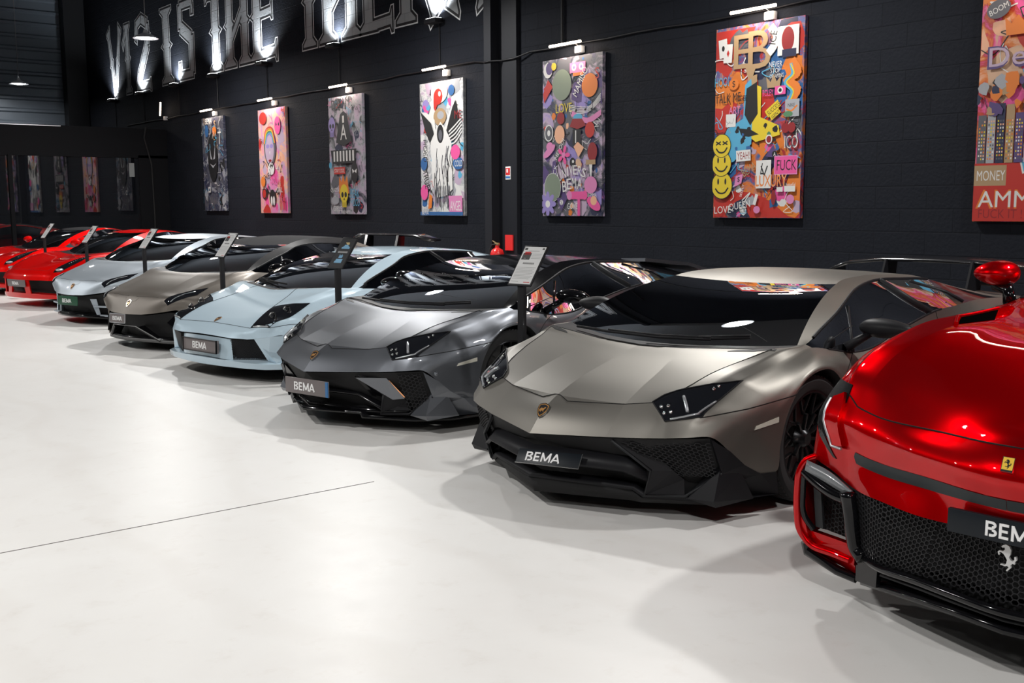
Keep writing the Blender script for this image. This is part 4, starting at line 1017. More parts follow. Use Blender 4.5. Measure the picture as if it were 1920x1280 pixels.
def tourer(label,loc,rz):
    car=base_car('sports_car',label,loc,rz)
    pm=candy('candy_red',(.20,.0004,.0015),(.75,.0,.002),.34)
    b=Body(PT,{4},{},part_p,(10,13),.02)
    shell(b,car,pm,sharp=((4,9,15),))
    b.obj('rear_window',{'rear_window'},M['ws'],car)
    gapline(b,car,[[(3,0),(3,1),(3,2),(3.05,3),(3.4,4)]],.003)
    gapline(b,car,[[(3.4,4),(5,4.2),(7,4.1),(9,3.9)],[(10,4),(10.1,7)],[(12.6,4),(12.6,7)]],.002)
    # dark band across the nose
    for s_ in (1,-1):
        bm=bmesh.new(); g=[]
        n=26
        for k in range(n+1):
            j=3.35*k/n; w=1.0
            top=b.at(1.02,j,s_); bot=b.at(.72+.0*j,j,s_); col=[]
            for q in range(4):
                i_=.72+.30*q/3 if k<n else .87; p=b.at(i_,j,s_); h,nn=b.cast(p,(.9,.35*s_,.15)) if False else (p,Vector((.95,.25*s_,-.1)).normalized()); col.append(bm.verts.new(p+nn*.003))
            g.append(col)
        for k in range(n):
            for q in range(3): bm.faces.new((g[k][q],g[k+1][q],g[k+1][q+1],g[k][q+1]))
        bmo('nose_band',bm,mat('band_dark',(.018,.022,.024),.3,0,.0,spec=.3),car,smooth=True)
    Pf=lambda L,s_:[(x,y*s_,z) for x,y,z in L]
    for s_ in (1,-1):
        mm=lambda P:[(x,y*s_,z) for x,y,z in P][::s_]
        # lamp slot: black hollow beside the bonnet, with a red blade in it
        slot=[(.66,.80,.905),(.60,.87,.905),(.50,.93,.89),(.575,.955,.755),(.63,.93,.70),(.68,.84,.66),(.70,.79,.66),(.69,.80,.76)]
        hl=patch('headlight',b,slot,(.7,.55,.4),mat('slot_black',(.003,.003,.004),.55,spec=.1),car,.004,.03,.012,mirror=s_<0)
        patch('lamp_blade',b,[(.655,.885,.845),(.655,.81,.865),(.675,.785,.80),(.715,.765,.66),(.70,.82,.655),(.672,.875,.745)],(.7,.55,.4),pm,hl,.016,.025,.02,mirror=s_<0)
        tube('blade_edge',[(p.x,p.y*s_,p.z) for p in line_on(b,[(.655,.89,.835),(.672,.878,.745),(.70,.822,.652),(.715,.765,.650)],(.7,.55,.4),.03,.016)],.006,mat('edge_silver',(.5,.5,.52),.3,.8),hl)
        patch('lamp_channel',b,[(.62,.945,.745),(.65,.905,.70),(.70,.82,.615),(.705,.80,.60),(.69,.81,.60),(.64,.90,.665),(.61,.945,.71)],(.7,.6,.2),M['black_gloss'],car,.004,.03,.01,mirror=s_<0)
        # lower corner: red surround, black intake, lamp strip
        red=[(.70,.80,.55),(.665,.925,.578),(.715,.965,.49),(.715,.965,.35),(.685,.955,.25),(.66,.93,.205),(.60,.97,.24),(.40,1.0,.30),(.33,1.01,.40),(.36,1.01,.55),(.50,.985,.565)]
        cheek=[(.665,.925,.578),(.712,.955,.49),(.712,.957,.35),(.69,.945,.25),(.36,1.005,.25),(.33,1.01,.40),(.36,1.008,.56),(.50,.987,.565)]
        bm=bmesh.new(); plates(bm,[mm(cheek)],.02); plates(bm,[mm([(.675,.95,.275),(.705,.70,.265),(.715,.70,.19),(.668,.94,.215)])],.03); plates(bm,[mm([(.67,.95,.225),(.71,.70,.20),(.665,.72,.14),(.63,.93,.17)])],.02); bmo('bumper_corner',bm,pm,car)
        sp_=lambda L,k=5:[tuple(p) for p in spline(L,k)]
        tube('corner_edge',Pf(sp_([(.685,.90,.588),(.70,.935,.568),(.713,.957,.52),(.718,.962,.45),(.714,.962,.35),(.697,.957,.27),(.69,.92,.225),(.705,.80,.212),(.71,.72,.205)]),s_),.015,pm,car,8)
        tube('splitter_fin',Pf([(.66,.95,.215),(.655,.945,.175),(.66,.80,.13),(.655,.72,.118)],s_),.022,M['black_gloss'],car,8)
        bm=bmesh.new(); plates(bm,[mm([(.62,.93,.56),(.66,.70,.50),(.62,.70,.25),(.60,.92,.27)])],.01); bmo('intake_back',bm,M['black_matte'],car)
        q=[(.66,.88,.29),(.68,.70,.28),(.69,.70,.42),(.665,.86,.47)]; q=[(x,y*s_,z) for x,y,z in q]
        hexquad('intake_grille',[q[0],q[1],q[2],q[3]] if s_<0 else [q[1],q[0],q[3],q[2]],.024,.003,M['mesh'],car,.004)
        A_=Pf(sp_([(.708,.925,.572),(.722,.82,.55),(.752,.73,.518),(.778,.685,.506)],4),s_); B_=Pf(sp_([(.722,.925,.532),(.737,.82,.505),(.760,.73,.488),(.778,.69,.495)],4),s_)
        strip('daytime_light',A_,B_,mat('lamp_clear',(.16,.17,.18),.3,0,.5),car,.012,mirror=False)
        tube('intake_surround',Pf(sp_([(.705,.935,.52),(.728,.87,.495),(.748,.79,.470),(.768,.70,.462)]),s_),.022,M['black_gloss'],car,8,radii=None)
        tube('intake_surround',Pf(sp_([(.706,.94,.53),(.712,.94,.44),(.705,.935,.34),(.69,.90,.285)]),s_),.013,M['black_gloss'],car,8)
        bm=bmesh.new(); plates(bm,[mm([(.70,.90,.47),(.71,.86,.46),(.70,.85,.30),(.69,.89,.30)])],.01); bmo('intake_vane',bm,M['plastic'],car)
        bm=bmesh.new(); pl=sp_([(.785,.70,.50),(.772,.69,.42),(.748,.69,.33),(.727,.685,.265),(.737,.650,.238)],4)
        add_tube(bm,Pf(pl,s_),.03,12); bmo('grille_pillar',bm,M['black_gloss'],car,smooth=True)
        bm=bmesh.new(); plates(bm,[mm([(.715,.69,.235),(.79,.56,.245),(.78,.57,.15),(.70,.70,.125)])],.02); bmo('lip_corner',bm,M['black_gloss'],car)
    # mouth
    top=[(.958,0,.53),(.93,.25,.52),(.85,.50,.512),(.76,.68,.505)]; bot=[(.97,0,.30),(.88,.34,.285),(.78,.56,.25),(.72,.67,.245)]
    for s_ in (1,-1):
        for a in range(3):
            q=[bot[a+1],bot[a],top[a],top[a+1]]; q=[(x,y*s_,z) for x,y,z in q]
            if s_<0: pass
            hexquad('grille_mesh',q if s_<0 else [q[1],q[0],q[3],q[2]],.026,.0038,M['mesh'],car,.006)
    strip('grille_back',[(x-.06,y,z) for x,y,z in top],[(x-.07,y,z) for x,y,z in bot],M['black_matte'],car)
    lb=[(1.012,0,.283),(.955,.20,.275),(.895,.35,.265),(.80,.55,.24),(.72,.66,.232)]
    bm=bmesh.new(); L=[(x,y,z) for x,y,z in lb]+[(x,-y,z) for x,y,z in lb[1:]]
    L=[(x,-y,z) for x,y,z in lb[::-1]]+[(x,y,z) for x,y,z in lb[1:]]; add_tube(bm,spline(L,5),.016,8); bmo('lip_bar',bm,M['black_gloss'],car,smooth=True)
    low=[(1.0,0,.215),(.94,.20,.205),(.86,.38,.18),(.77,.56,.15),(.70,.68,.125)]
    strip('lip_spoiler',low,[(x-.22,y*.93,z+.0) for x,y,z in low],M['black_gloss'],car,.022)
    strip('lip_duct',[(x-.10,y,z) for x,y,z in lb],[(x-.10,y,z) for x,y,z in low],M['black_matte'],car)
    strip('lip_vane',[(x-.01,y,z-.03) for x,y,z in lb[:4]],[(x-.07,y,z-.05) for x,y,z in lb[:4]],M['plastic'],car,.01)
    plate(car,(1.04,.035,.560),.44,.080,0,-.03,M['plate_black'],None,ts=.86,th=.02,left=0)
    # shield with a black horse on yellow
    h,n=b.cast((1.03,0,.775),(1,0,.35)); n=Vector(n); up=(Vector((0,0,1))-n*n.z).normalized()
    f=lambda u,v,q,o1=.004,o0=-.003:tuple(Vector(h)+Vector((0,1,0))*u+up*v+n*(o1 if q==0 else o0))
    bm=bmesh.new(); add_prism(bm,[(-.019,-.026),(.019,-.026),(.019,.026),(-.019,.026)],f); bd=bmo('badge',bm,M['chrome'],car)
    bm=bmesh.new(); add_prism(bm,[(-.017,-.019),(.017,-.019),(.017,.024),(-.017,.024)],lambda u,v,q:f(u,v,q,.005,.0)); bmo('badge_field',bm,mat('yellow',(.80,.50,.04),.4),bd)
    horse=[(-.10,1.0),(-.30,.92),(-.42,.78),(-.36,.72),(-.18,.76),(-.16,.62),(-.28,.48),(-.52,.50),(-.66,.36),(-.58,.14),(-.50,.18),(-.54,.34),(-.44,.38),(-.24,.28),(-.10,.10),(.02,-.10),(-.02,-.34),(-.10,-.48),(-.40,-.46),(-.44,-.54),(-.10,-.58),(.06,-.52),(.16,-.60),(-.02,-.86),(.06,-.92),(.32,-.60),(.28,-.42),(.40,-.28),(.56,-.30),(.56,-.12),(.68,.02),(.62,.28),(.50,.24),(.52,.06),(.42,-.10),(.26,-.06),(.14,.12),(.24,.36),(.26,.66),(.12,.92)]
    def hs(name,sc,o,fn,m,par): 
        bm=bmesh.new(); add_prism(bm,[(u*sc,v*sc) for u,v in horse],fn); return bmo(name,bm,m,par)
    hs('emblem',.0165,None,lambda u,v,q:f(u,v,q,.0062,.003),M['black_satin'],bd)
    hs('grille_emblem',.046,None,lambda u,v,q:(1.0+(.004 if q==0 else -.006),u,.462+v),mat('emblem_silver',(.6,.6,.6),.35,.5),car)
    # bonnet vents
    for s_ in (1,-1):
        vp=[(-.10,.71,1.075),(-.22,.80,1.08),(-.50,.80,1.085),(-.56,.74,1.09),(-.30,.69,1.085)]
        patch('hood_vent',b,[(-.08,.70,1.08),(-.26,.77,1.09),(-.52,.72,1.095),(-.30,.64,1.09)],(0,0,1),mat('vent_black',(.002,.002,.002),.9,spec=.0),car,.003,.03,.01,mirror=s_<0)
        tube('vent_edge',[(p.x,p.y*s_,p.z) for p in line_on(b,[(-.06,.70,1.08),(-.26,.785,1.09),(-.54,.73,1.10)],(0,0,1),.03,.004)],.010,pm,car)
        bm=bmesh.new(); r=bmesh.ops.create_uvsphere(bm,u_segments=24,v_segments=14,radius=.5)
        for v in r['verts']:
            x,y,z=v.co
            if x<-.1: x=-.1+(x+.1)*.2
            v.co=Vector((-.98+x*.25,(.93+y*.215)*s_,1.25+z*.125*(1-.35*y)))
        mo=bmo('door_mirror',bm,pm,car,smooth=True)
        bm=bmesh.new(); add_tube(bm,Pf([(-.93,.84,1.11),(-.95,.86,1.17),(-.97,.93,1.195)],s_),.025,8,radii=[.035,.03,.035]); bmo('mirror_arm',bm,M['black_gloss'],mo,smooth=True)
        bm=bmesh.new(); add_tube(bm,Pf([(-.96,.85,1.20),(-.96,1.0,1.20)],s_),.016,8); bmo('mirror_base',bm,M['black_gloss'],mo,smooth=True)
        bm=bmesh.new(); add_tube(bm,[b.at(10+k*.25,3,s_) for k in range(24)],.012,6); add_tube(bm,[b.at(9.8+k*.25,4,s_) for k in range(22)],.010,6); bmo('window_seal',bm,M['black_satin'],car,smooth=True)
        bm=bmesh.new(); 
        patch('wheel_arch_trim',b,[(.30,1.0,.735),(.12,1.01,.80),(0,1.02,.815),(0,1.02,.85),(.10,1.01,.845),(.33,1.0,.775)],(.1,1,0),M['black_gloss'],car,.003,.04,.01,mirror=s_<0)
    interior(car,.28,M['leather_red'],x0=-.62,xs=-1.9)
    # floor and wells
    bm=bmesh.new(); add_box(bm,(-1.6,0,.30),(2.1,1.78,.22),.02); add_box(bm,(.52,0,.32),(.5,1.2,.2),.02); add_box(bm,(-.1,0,.5),(.9,1.2,.4),.02); add_box(bm,(-3.1,0,.5),(1.1,1.2,.4),.02); bmo('underbody',bm,M['black_matte'],car)
    for s_ in (1,-1):
        for lo,hi in ((0,11),(14,18.6)):
            A=[(p[0],p[1]*s_,p[2]) for p in b.D[int(lo*KI):int(hi*KI)+1,b.nj-1]]; n=len(A)
            Bk=[(x,(abs(y)-.36)*s_,z) for x,y,z in A]; cx=sum(p[0] for p in A)/n
            vs=A+Bk+[(cx,Bk[0][1],.3)]; mesh_obj('wheel_arch_liner',vs,[(i,i+1,n+i+1,n+i) for i in range(n-1)]+[(n+i,n+i+1,2*n) for i in range(n-1)],M['black_matte'],car,True)
        make_wheel(car,-.08,s_*.99,.385,.27,s_,'v',spokes=5,rr=.76); make_wheel(car,-3.1,s_*1.0,.395,.31,s_,'v',spokes=5,rr=.76)
    tail(car,-3.86,.95); return car
# ------------------------------------------------------------------ room
XW=9.4; YF=31.2; XL=-16.; YB=-9.; ZC=7.6
def nodes_mat(name):
    m=bpy.data.materials.new(name); m.use_nodes=True; t=m.node_tree; return m,t,t.nodes['Principled BSDF']
def floor_mat():
    m,t,b=nodes_mat('white_resin_floor'); N=t.nodes; L=t.links
    tc=N.new('ShaderNodeTexCoord')
    n1=N.new('ShaderNodeTexNoise'); n1.inputs['Scale'].default_value=.55; n1.inputs['Detail'].default_value=8; n1.inputs['Roughness'].default_value=.65; n1.inputs['Distortion'].default_value=.6
    n2=N.new('ShaderNodeTexNoise'); n2.inputs['Scale'].default_value=6; n2.inputs['Detail'].default_value=9; n2.inputs['Roughness'].default_value=.7
    wv=N.new('ShaderNodeTexWave'); wv.inputs['Scale'].default_value=.35; wv.inputs['Distortion'].default_value=14; wv.inputs['Detail'].default_value=4; wv.inputs['Detail Scale'].default_value=.6
    for n in (n1,n2,wv): L.new(tc.outputs['Object'],n.inputs['Vector'])
    r1=N.new('ShaderNodeValToRGB'); r1.color_ramp.elements[0].position=.30; r1.color_ramp.elements[0].color=(.765,.748,.725,1); r1.color_ramp.elements[1].position=.62; r1.color_ramp.elements[1].color=(.81,.80,.78,1)
    L.new(n1.outputs['Fac'],r1.inputs['Fac'])
    r2=N.new('ShaderNodeValToRGB'); r2.color_ramp.elements[0].position=.25; r2.color_ramp.elements[0].color=(.93,.915,.90,1); r2.color_ramp.elements[1].position=.45; r2.color_ramp.elements[1].color=(1,1,1,1)
    L.new(n2.outputs['Fac'],r2.inputs['Fac'])
    r3=N.new('ShaderNodeValToRGB'); r3.color_ramp.elements[0].position=.0; r3.color_ramp.elements[0].color=(.975,.97,.965,1); r3.color_ramp.elements[1].position=.12; r3.color_ramp.elements[1].color=(1,1,1,1)
    L.new(wv.outputs['Fac'],r3.inputs['Fac'])
    a=N.new('ShaderNodeMix'); a.data_type='RGBA'; a.blend_type='MULTIPLY'; a.inputs['Factor'].default_value=1; L.new(r1.outputs[0],a.inputs['A']); L.new(r2.outputs[0],a.inputs['B'])
    c=N.new('ShaderNodeMix'); c.data_type='RGBA'; c.blend_type='MULTIPLY'; c.inputs['Factor'].default_value=1; L.new(a.outputs['Result'],c.inputs['A']); L.new(r3.outputs[0],c.inputs['B'])
    L.new(c.outputs['Result'],b.inputs['Base Color'])
    mr=N.new('ShaderNodeMapRange'); mr.inputs['To Min'].default_value=.30; mr.inputs['To Max'].default_value=.48; L.new(n2.outputs['Fac'],mr.inputs['Value']); L.new(mr.outputs[0],b.inputs['Roughness'])
    b.inputs['Specular IOR Level'].default_value=.35
    return m
def block_mat(name,c1,c2,w=.55,h=.22,bump=.35,rough=.62,axis='y'):
    m,t,b=nodes_mat(name); N=t.nodes; L=t.links
    tc=N.new('ShaderNodeTexCoord'); sp=N.new('ShaderNodeSeparateXYZ'); cb=N.new('ShaderNodeCombineXYZ')
    L.new(tc.outputs['Object'],sp.inputs[0]); L.new(sp.outputs['Y' if axis=='y' else 'X'],cb.inputs['X']); L.new(sp.outputs['Z'],cb.inputs['Y'])
    br=N.new('ShaderNodeTexBrick'); br.inputs['Scale'].default_value=1; br.inputs['Brick Width'].default_value=w; br.inputs['Row Height'].default_value=h; br.inputs['Mortar Size'].default_value=.008; br.inputs['Mortar Smooth'].default_value=.6
    br.inputs['Color1'].default_value=(*c1,1); br.inputs['Color2'].default_value=(*c2,1); br.inputs['Mortar'].default_value=(c1[0]*.75,c1[1]*.75,c1[2]*.75,1)
    L.new(cb.outputs[0],br.inputs['Vector']); L.new(br.outputs['Color'],b.inputs['Base Color'])
    ns=N.new('ShaderNodeTexNoise'); ns.inputs['Scale'].default_value=28; ns.inputs['Detail'].default_value=6; L.new(tc.outputs['Object'],ns.inputs['Vector'])
    mt=N.new('ShaderNodeMath'); mt.operation='MULTIPLY_ADD'; mt.inputs[1].default_value=-.8; L.new(br.outputs['Fac'],mt.inputs[0]); L.new(ns.outputs['Fac'],mt.inputs[2])
    bp=N.new('ShaderNodeBump'); bp.inputs['Strength'].default_value=bump; bp.inputs['Distance'].default_value=.02; L.new(mt.outputs[0],bp.inputs['Height']); L.new(bp.outputs[0],b.inputs['Normal'])
    b.inputs['Roughness'].default_value=max(rough,.75); b.inputs['Specular IOR Level'].default_value=.1
    return m
wallm=block_mat('charcoal_block_wall',(.0098,.0114,.0160),(.0086,.0100,.0142))
def slab(name,c,s,m,label=None):
    o=box(name,c,s,m); tag(o,label,kind='structure'); return o
fl=slab('floor',((XW+XL)/2,(YF+YB)/2,-.1),(XW-XL+.6,YF-YB+.6,.2),floor_mat())
slab('wall_right',(XW+.1,(YF+YB)/2,ZC/2),(.2,YF-YB+.4,ZC),wallm)
slab('wall_left',(XL-.1,(YF+YB)/2,ZC/2),(.2,YF-YB+.4,ZC),mat('plain_dark_wall',(.05,.052,.058),.7))
slab('wall_back',((XW+XL)/2,YB-.1,ZC/2),(XW-XL+.4,.2,ZC),mat('plain_dark_wall',(.05,.052,.058),.7))
slab('ceiling',((XW+XL)/2,(YF+YB)/2,ZC+.1),(XW-XL+.6,YF-YB+.6,.2),mat('dark_ceiling',(.03,.032,.036),.8))
# ribbed metal far wall
vs=[];fs=[];z=0;prof=[]
while z<ZC: prof+=[(0,z),(0,z+.20),(-.045,z+.235),(-.045,z+.29)]; z+=.33
for dx in (XL,XW):
    for d,z in prof: vs.append((dx,YF+d,z))
n=len(prof); fs=[(i,i+1,n+i+1,n+i) for i in range(n-1)]
tag(mesh_obj('wall_far',vs,fs,mat('ribbed_metal',(.13,.155,.185),.4,.2),None),kind='structure')
slab('trim_1',(XW-.30,YF-.25,ZC/2),(.55,.4,ZC),mat('beam_black',(.006,.0065,.008),.5))
# saw-cut joint in the floor
tag(box('trim_2',(-3.2,5.23,.0005),(12.6,.006,.002),mat('floor_joint',(.12,.11,.10),.9)),kind='structure')
# steel column on the wall
bm=bmesh.new(); add_box(bm,(XW-.03,11.88,ZC/2),(.06,.40,ZC),.0); add_box(bm,(XW-.10,12.16,ZC/2),(.20,.16,ZC),0)
colo=bmo('trim_3',bm,mat('column_paint',(.012,.013,.017),.55,spec=.25)); tag(colo,kind='structure')
# glazed black booth in the far corner
bm=bmesh.new(); YB0=25.07; ZT=3.42
add_box(bm,((XW-6)/2,YB0+.05,3.08),(XW+6,.10,.68),0)
add_box(bm,(9.05,YB0+.05,1.4),(.70,.10,2.8),0); add_box(bm,((XW-6)/2,YB0+3,ZT-.03),(XW+6,5.9,.06),0)
add_box(bm,((XW-6)/2,YB0+.05,.15),(XW+6,.10,.3),0)
for x in (5.9,2.2,-1.6): add_box(bm,(x,YB0+.05,1.5),(.08,.12,2.6),0)
add_box(bm,(-6,YB0+3,1.7),(.1,6,3.4),0)
booth=bmo('glazed_booth',bm,mat('booth_black',(.004,.0045,.006),.6,spec=.15)); tag(booth,'black glazed booth filling the far corner under the ribbed wall','booth')
pane=box('window_pane',((XW-6)/2-.3,YB0+.06,1.55),(XW+5.3,.02,2.6),mat('booth_glass',(.006,.007,.009),.015,0,0,spec=1.0,ior=1.7),booth)
box('metal_edge',((XW-6)/2-1.2,YB0-.005,ZT-.015),(XW+3.6,.015,.02),mat('edge_metal',(.5,.5,.52),.35,.8),booth)
bm=bmesh.new(); add_box(bm,(8.55,YB0+.042,2.46),(.12,.01,.32),0); bmo('paper_notice',bm,mat('notice_grey',(.22,.24,.24),.7),booth)
tube('hanging_cable',[(8.9,YB0-.03,3.45),(8.85,YB0-.03,3.2),(9.0,YB0-.02,2.6),(9.02,YB0-.02,1.4),(9.0,YB0-.02,.3)],.02,M['black_matte'],booth)
# cable run along the wall
bm=bmesh.new(); pts=[]; y=27.7; rnd=random.Random(3)
while y>12.35: pts.append((XW-.03,y,3.67+rnd.uniform(-.012,.012))); y-=.5
pts+=[(XW-.03,12.3,3.62),(XW-.22,12.22,3.60),(XW-.22,12.1,3.60),(XW-.08,12.0,3.61),(XW-.08,11.7,3.61)]
y=11.4
while y>3.5: pts.append((XW-.03,y,3.66+rnd.uniform(-.012,.012)+.02*(8-y)/5*(y<8))); y-=.5
add_tube(bm,pts,.013,6); cable=bmo('wall_cable',bm,M['black_satin'],smooth=True); tag(cable,'thin black cable running along the block wall above the paintings','cable')
tube('conduit',[(XW-.03,10.75,8 if False else 5.0),(XW-.03,10.75,3.7)],.018,M['black_satin'],cable)
# ------------------------------------------------------------------ wall lettering (painted on the blocks)
def offpoly(P,d):
    n=len(P); A=sum(P[i][0]*P[(i+1)%n][1]-P[(i+1)%n][0]*P[i][1] for i in range(n)); s_=1 if A>0 else -1; o=[]
    for i in range(n):
        a=Vector(P[i-1]);b_=Vector(P[i]);c=Vector(P[(i+1)%n]); e1=(b_-a).normalized();e2=(c-b_).normalized()
        n1=Vector((e1.y,-e1.x))*s_;n2=Vector((e2.y,-e2.x))*s_; m_=(n1+n2)
        m_=m_.normalized() if m_.length>1e-6 else n1; k=d/max(.45,m_.dot(n1)); q=b_+m_*k; o.append((q.x,q.y))
    return o
def stem(x0,y0,x1,y1,w,f0=2.,f1=2.,spur=1.7):
    d=Vector((x1-x0,y1-y0)); Ln=d.length; d/=Ln; n=Vector((-d.y,d.x)); p=Vector((x0,y0))
    pr=[(0,f0),(.035,f0),(.10,1),(.46,1),(.50,spur),(.54,1),(.90,1),(.965,f1),(1,f1)]
    L=[p+d*(t*Ln)+n*(w/2*k) for t,k in pr]; R=[p+d*(t*Ln)-n*(w/2*k) for t,k in pr]
    return [tuple(v) for v in L]+[tuple(v) for v in R[::-1]]
def bar(x0,y0,x1,y1,w): 
    d=Vector((x1-x0,y1-y0)).normalized(); n=Vector((-d.y,d.x))*w/2
    return [(x0+n.x,y0+n.y),(x0-n.x,y0-n.y),(x1-n.x,y1-n.y),(x1+n.x,y1+n.y)]
GL={'V':[stem(.05,1,.45,0,.13,1.8,1.0),stem(.95,1,.48,0,.11,1.8,1.0)],
'1':[stem(.55,0,.55,1,.20),bar(.20,.70,.52,.93,.09)],
'2':[stem(.14,.70,.22,.92,.13,1,1,1),bar(.18,.92,.50,.99,.12),bar(.50,.99,.84,.90,.14),stem(.84,.90,.84,.60,.18,1,1,1.4),bar(.84,.62,.30,.20,.2),bar(.30,.22,.18,.04,.18),stem(.12,.05,.95,.05,.10,1.2,1.6,1)],
'I':[stem(.5,0,.5,1,.42)],
'S':[bar(.88,.80,.88,.93,.12),bar(.20,.95,.92,.95,.10),stem(.22,.96,.22,.66,.20,1,1,1),bar(.22,.68,.80,.50,.18),stem(.80,.54,.80,.06,.24,1,1,1),bar(.85,.05,.12,.05,.10),bar(.14,.04,.14,.22,.12)],
'T':[stem(.5,0,.5,.97,.30),stem(.02,.93,.98,.93,.09,1.8,1.8,1.4)],
'H':[stem(.17,0,.17,1,.24),stem(.80,0,.80,1,.24),bar(.20,.30,.78,.68,.10)],
'E':[stem(.24,0,.24,1,.26),stem(.24,.05,.92,.07,.10,1,2.2,1),stem(.24,.50,.78,.52,.09,1,2.,1),stem(.24,.95,.92,.93,.10,1,2.2,1)],
'R':[stem(.2,0,.2,1,.22),bar(.2,.94,.68,.94,.10),stem(.72,.95,.72,.56,.18,1,1,1),bar(.2,.53,.72,.56,.10),stem(.52,.54,.86,0,.17,1,1.8,1)],
'A':[stem(.12,0,.46,1,.18,1.8,1),stem(.88,0,.54,1,.18,1.8,1),bar(.25,.38,.75,.38,.09)]}
mural=empty('mural_lettering',(XW,20.,4.45),0,'tall white gothic lettering painted high on the black block wall','wall lettering')
wm=block_mat('letter_fill',(.30,.31,.32),(.27,.28,.29),bump=.3,rough=.8); wo=block_mat('letter_outline',(.58,.59,.60),(.56,.57,.58),bump=.3,rough=.8); wk=mat('letter_black',(.012,.012,.014),.7)
LT=[('V',28.95,27.95),('1',28.0,27.05),('2',27.0,25.85),('I',25.2,24.4),('S',24.15,23.1),('T',22.5,21.45),('H',21.45,20.3),('E',20.25,19.0),('T',18.2,17.35),('H',17.3,16.0),('E',15.95,14.85),('R',14.8,13.5),('A',13.4,12.35)]
for ch,ya,yb in LT:
    w=ya-yb; h=1.70; bm=bmesh.new(); k=0
    for mi,(off,xo) in enumerate(((.062,.0015),(.042,.003),(.0,.0045))):
        for P in GL[ch]:
            Q=offpoly([(a*w,b_*h) for a,b_ in P],off-.015)
            a=[bm.verts.new((XW-xo-k*.00002,ya-u,4.47+v)) for u,v in Q]; k+=1
            for t_ in geometry.tessellate_polygon([[Vector((u,v,0)) for u,v in Q]]):
                try: f=bm.faces.new([a[q] for q in t_]); f.material_index=mi
                except ValueError: pass
    me=bpy.data.meshes.new('letter'); bm.to_mesh(me); bm.free()
    for mm in (wo,wk,wm): me.materials.append(mm)
    o=bpy.data.objects.new('letter',me); COL.objects.link(o); o.parent=mural; o.matrix_parent_inverse=Matrix.Translation((-XW,-20.,-4.45))
# ------------------------------------------------------------------ lights
def light(kind,name,loc,energy,col=(1,1,1),size=.1,rot=None,spot=None,blend=.5,parent=None,shape='DISK',sy=None,spread=None):
    l=bpy.data.lights.new(name,kind); l.energy=energy; l.color=col
    if kind=='AREA':
        l.shape=shape; l.size=size
        if sy: l.size_y=sy
        if spread: l.spread=spread
    else: l.shadow_soft_size=size
    if kind=='SPOT': l.spot_size=spot; l.spot_blend=blend
    o=bpy.data.objects.new(name,l); COL.objects.link(o); o.location=loc
    if rot is not None: o.rotation_euler=rot
    if parent is not None: o.parent=parent
    return o
def aim(o,d): o.rotation_mode='QUATERNION'; o.rotation_quaternion=Vector(d).to_track_quat('-Z','Y')
bulb=mat('lamp_white',(1,1,1),.4,emit=(.95,.98,1),es=14)
warm=mat('lamp_warm',(1,1,1),.4,emit=(1,.80,.62),es=9)
UP=[('under the letter V, the farthest of the wall uplights',28.55),('under the figure 2 of the wall lettering',26.45),('between the I and S of the wall lettering',24.15),('under the first letter T of the wall lettering',21.95),('under the first letter E of the wall lettering',19.55),('under the second letter H of the wall lettering',16.7),('under the letter R, beside the steel column',13.6)]
for lab,y in UP:
    e=empty('wall_uplight',(XW-.12,y,4.36),0,'small black uplight on the wall '+lab,'wall light','uplights below the lettering')
    box('housing',(0,0,0),(.16,.30,.07),M['black_satin'],e,.01); box('glass_cover',(0,0,.037),(.12,.24,.006),bulb,e)
    bm=bmesh.new(); add_tube(bm,[(.10,0,-.02),(.105,0,-.66)],.009,5); bmo('power_cable',bm,M['black_satin'],e)
    l=light('SPOT','light',(-.04,0,.06),UPW,(.90,.96,1),.04,None,2.3,.9,e); aim(l,(.13,0,1))
PEND=[(7.3,29.6,'farthest white pendant lamp hanging before the ribbed wall'),(7.3,20.3,'white pendant lamp glowing in front of the wall lettering'),(7.3,13.,None),(7.3,7.,None),(7.3,1.,None),(7.3,-5.,None)]
def pendant(x,y,z,lab,en):
    en*=.18 if y>28 else (.7 if x>5 and y<10 else 1)
    e=empty('pendant_lamp',(x,y,z),0,lab,'pendant lamp','white pendant lamps in the row along the wall')
    bm=bmesh.new(); add_lathe(bm,[(.03,.16),(.05,.10),(.20,.03),(.235,0),(.23,-.004),(.19,.022),(.05,.08)],'z',32); bmo('lamp_shade',bm,mat('shade_white',(.55,.56,.58),.4),e,smooth=True,angle=40)
    bm=bmesh.new(); add_lathe(bm,[(.001,-.015),(.10,-.01),(.17,.012),(.18,.024)],'z',24); bmo('bulb',bm,bulb,e,smooth=True)
    tube('cord',[(0,0,.15),(0,0,ZC-z)],.008,mat('cord_grey',(.2,.2,.2),.6),e)
    light('AREA','light',(0,0,-.04),en,(1,.985,.96),.32,None,parent=e,spread=PI*.95)
for i,(x,y,lab) in enumerate(PEND): pendant(x,y,4.75,lab or ('white pendant lamp hung above the row of cars, %s from the far wall'%['third','fourth','fifth','sixth'][i-2]),PW1)
for i,y in enumerate((27,20,13,6,-1,-7)): pendant(-1.2,y,5.6,'white pendant lamp hung above the open floor, %s from the far wall'%['first','second','third','fourth','fifth','sixth'][i],PW2)
w=bpy.data.worlds.new('room_ambience'); S.world=w; w.use_nodes=True; w.node_tree.nodes['Background'].inputs[0].default_value=(.6,.65,.75,1); w.node_tree.nodes['Background'].inputs[1].default_value=.02
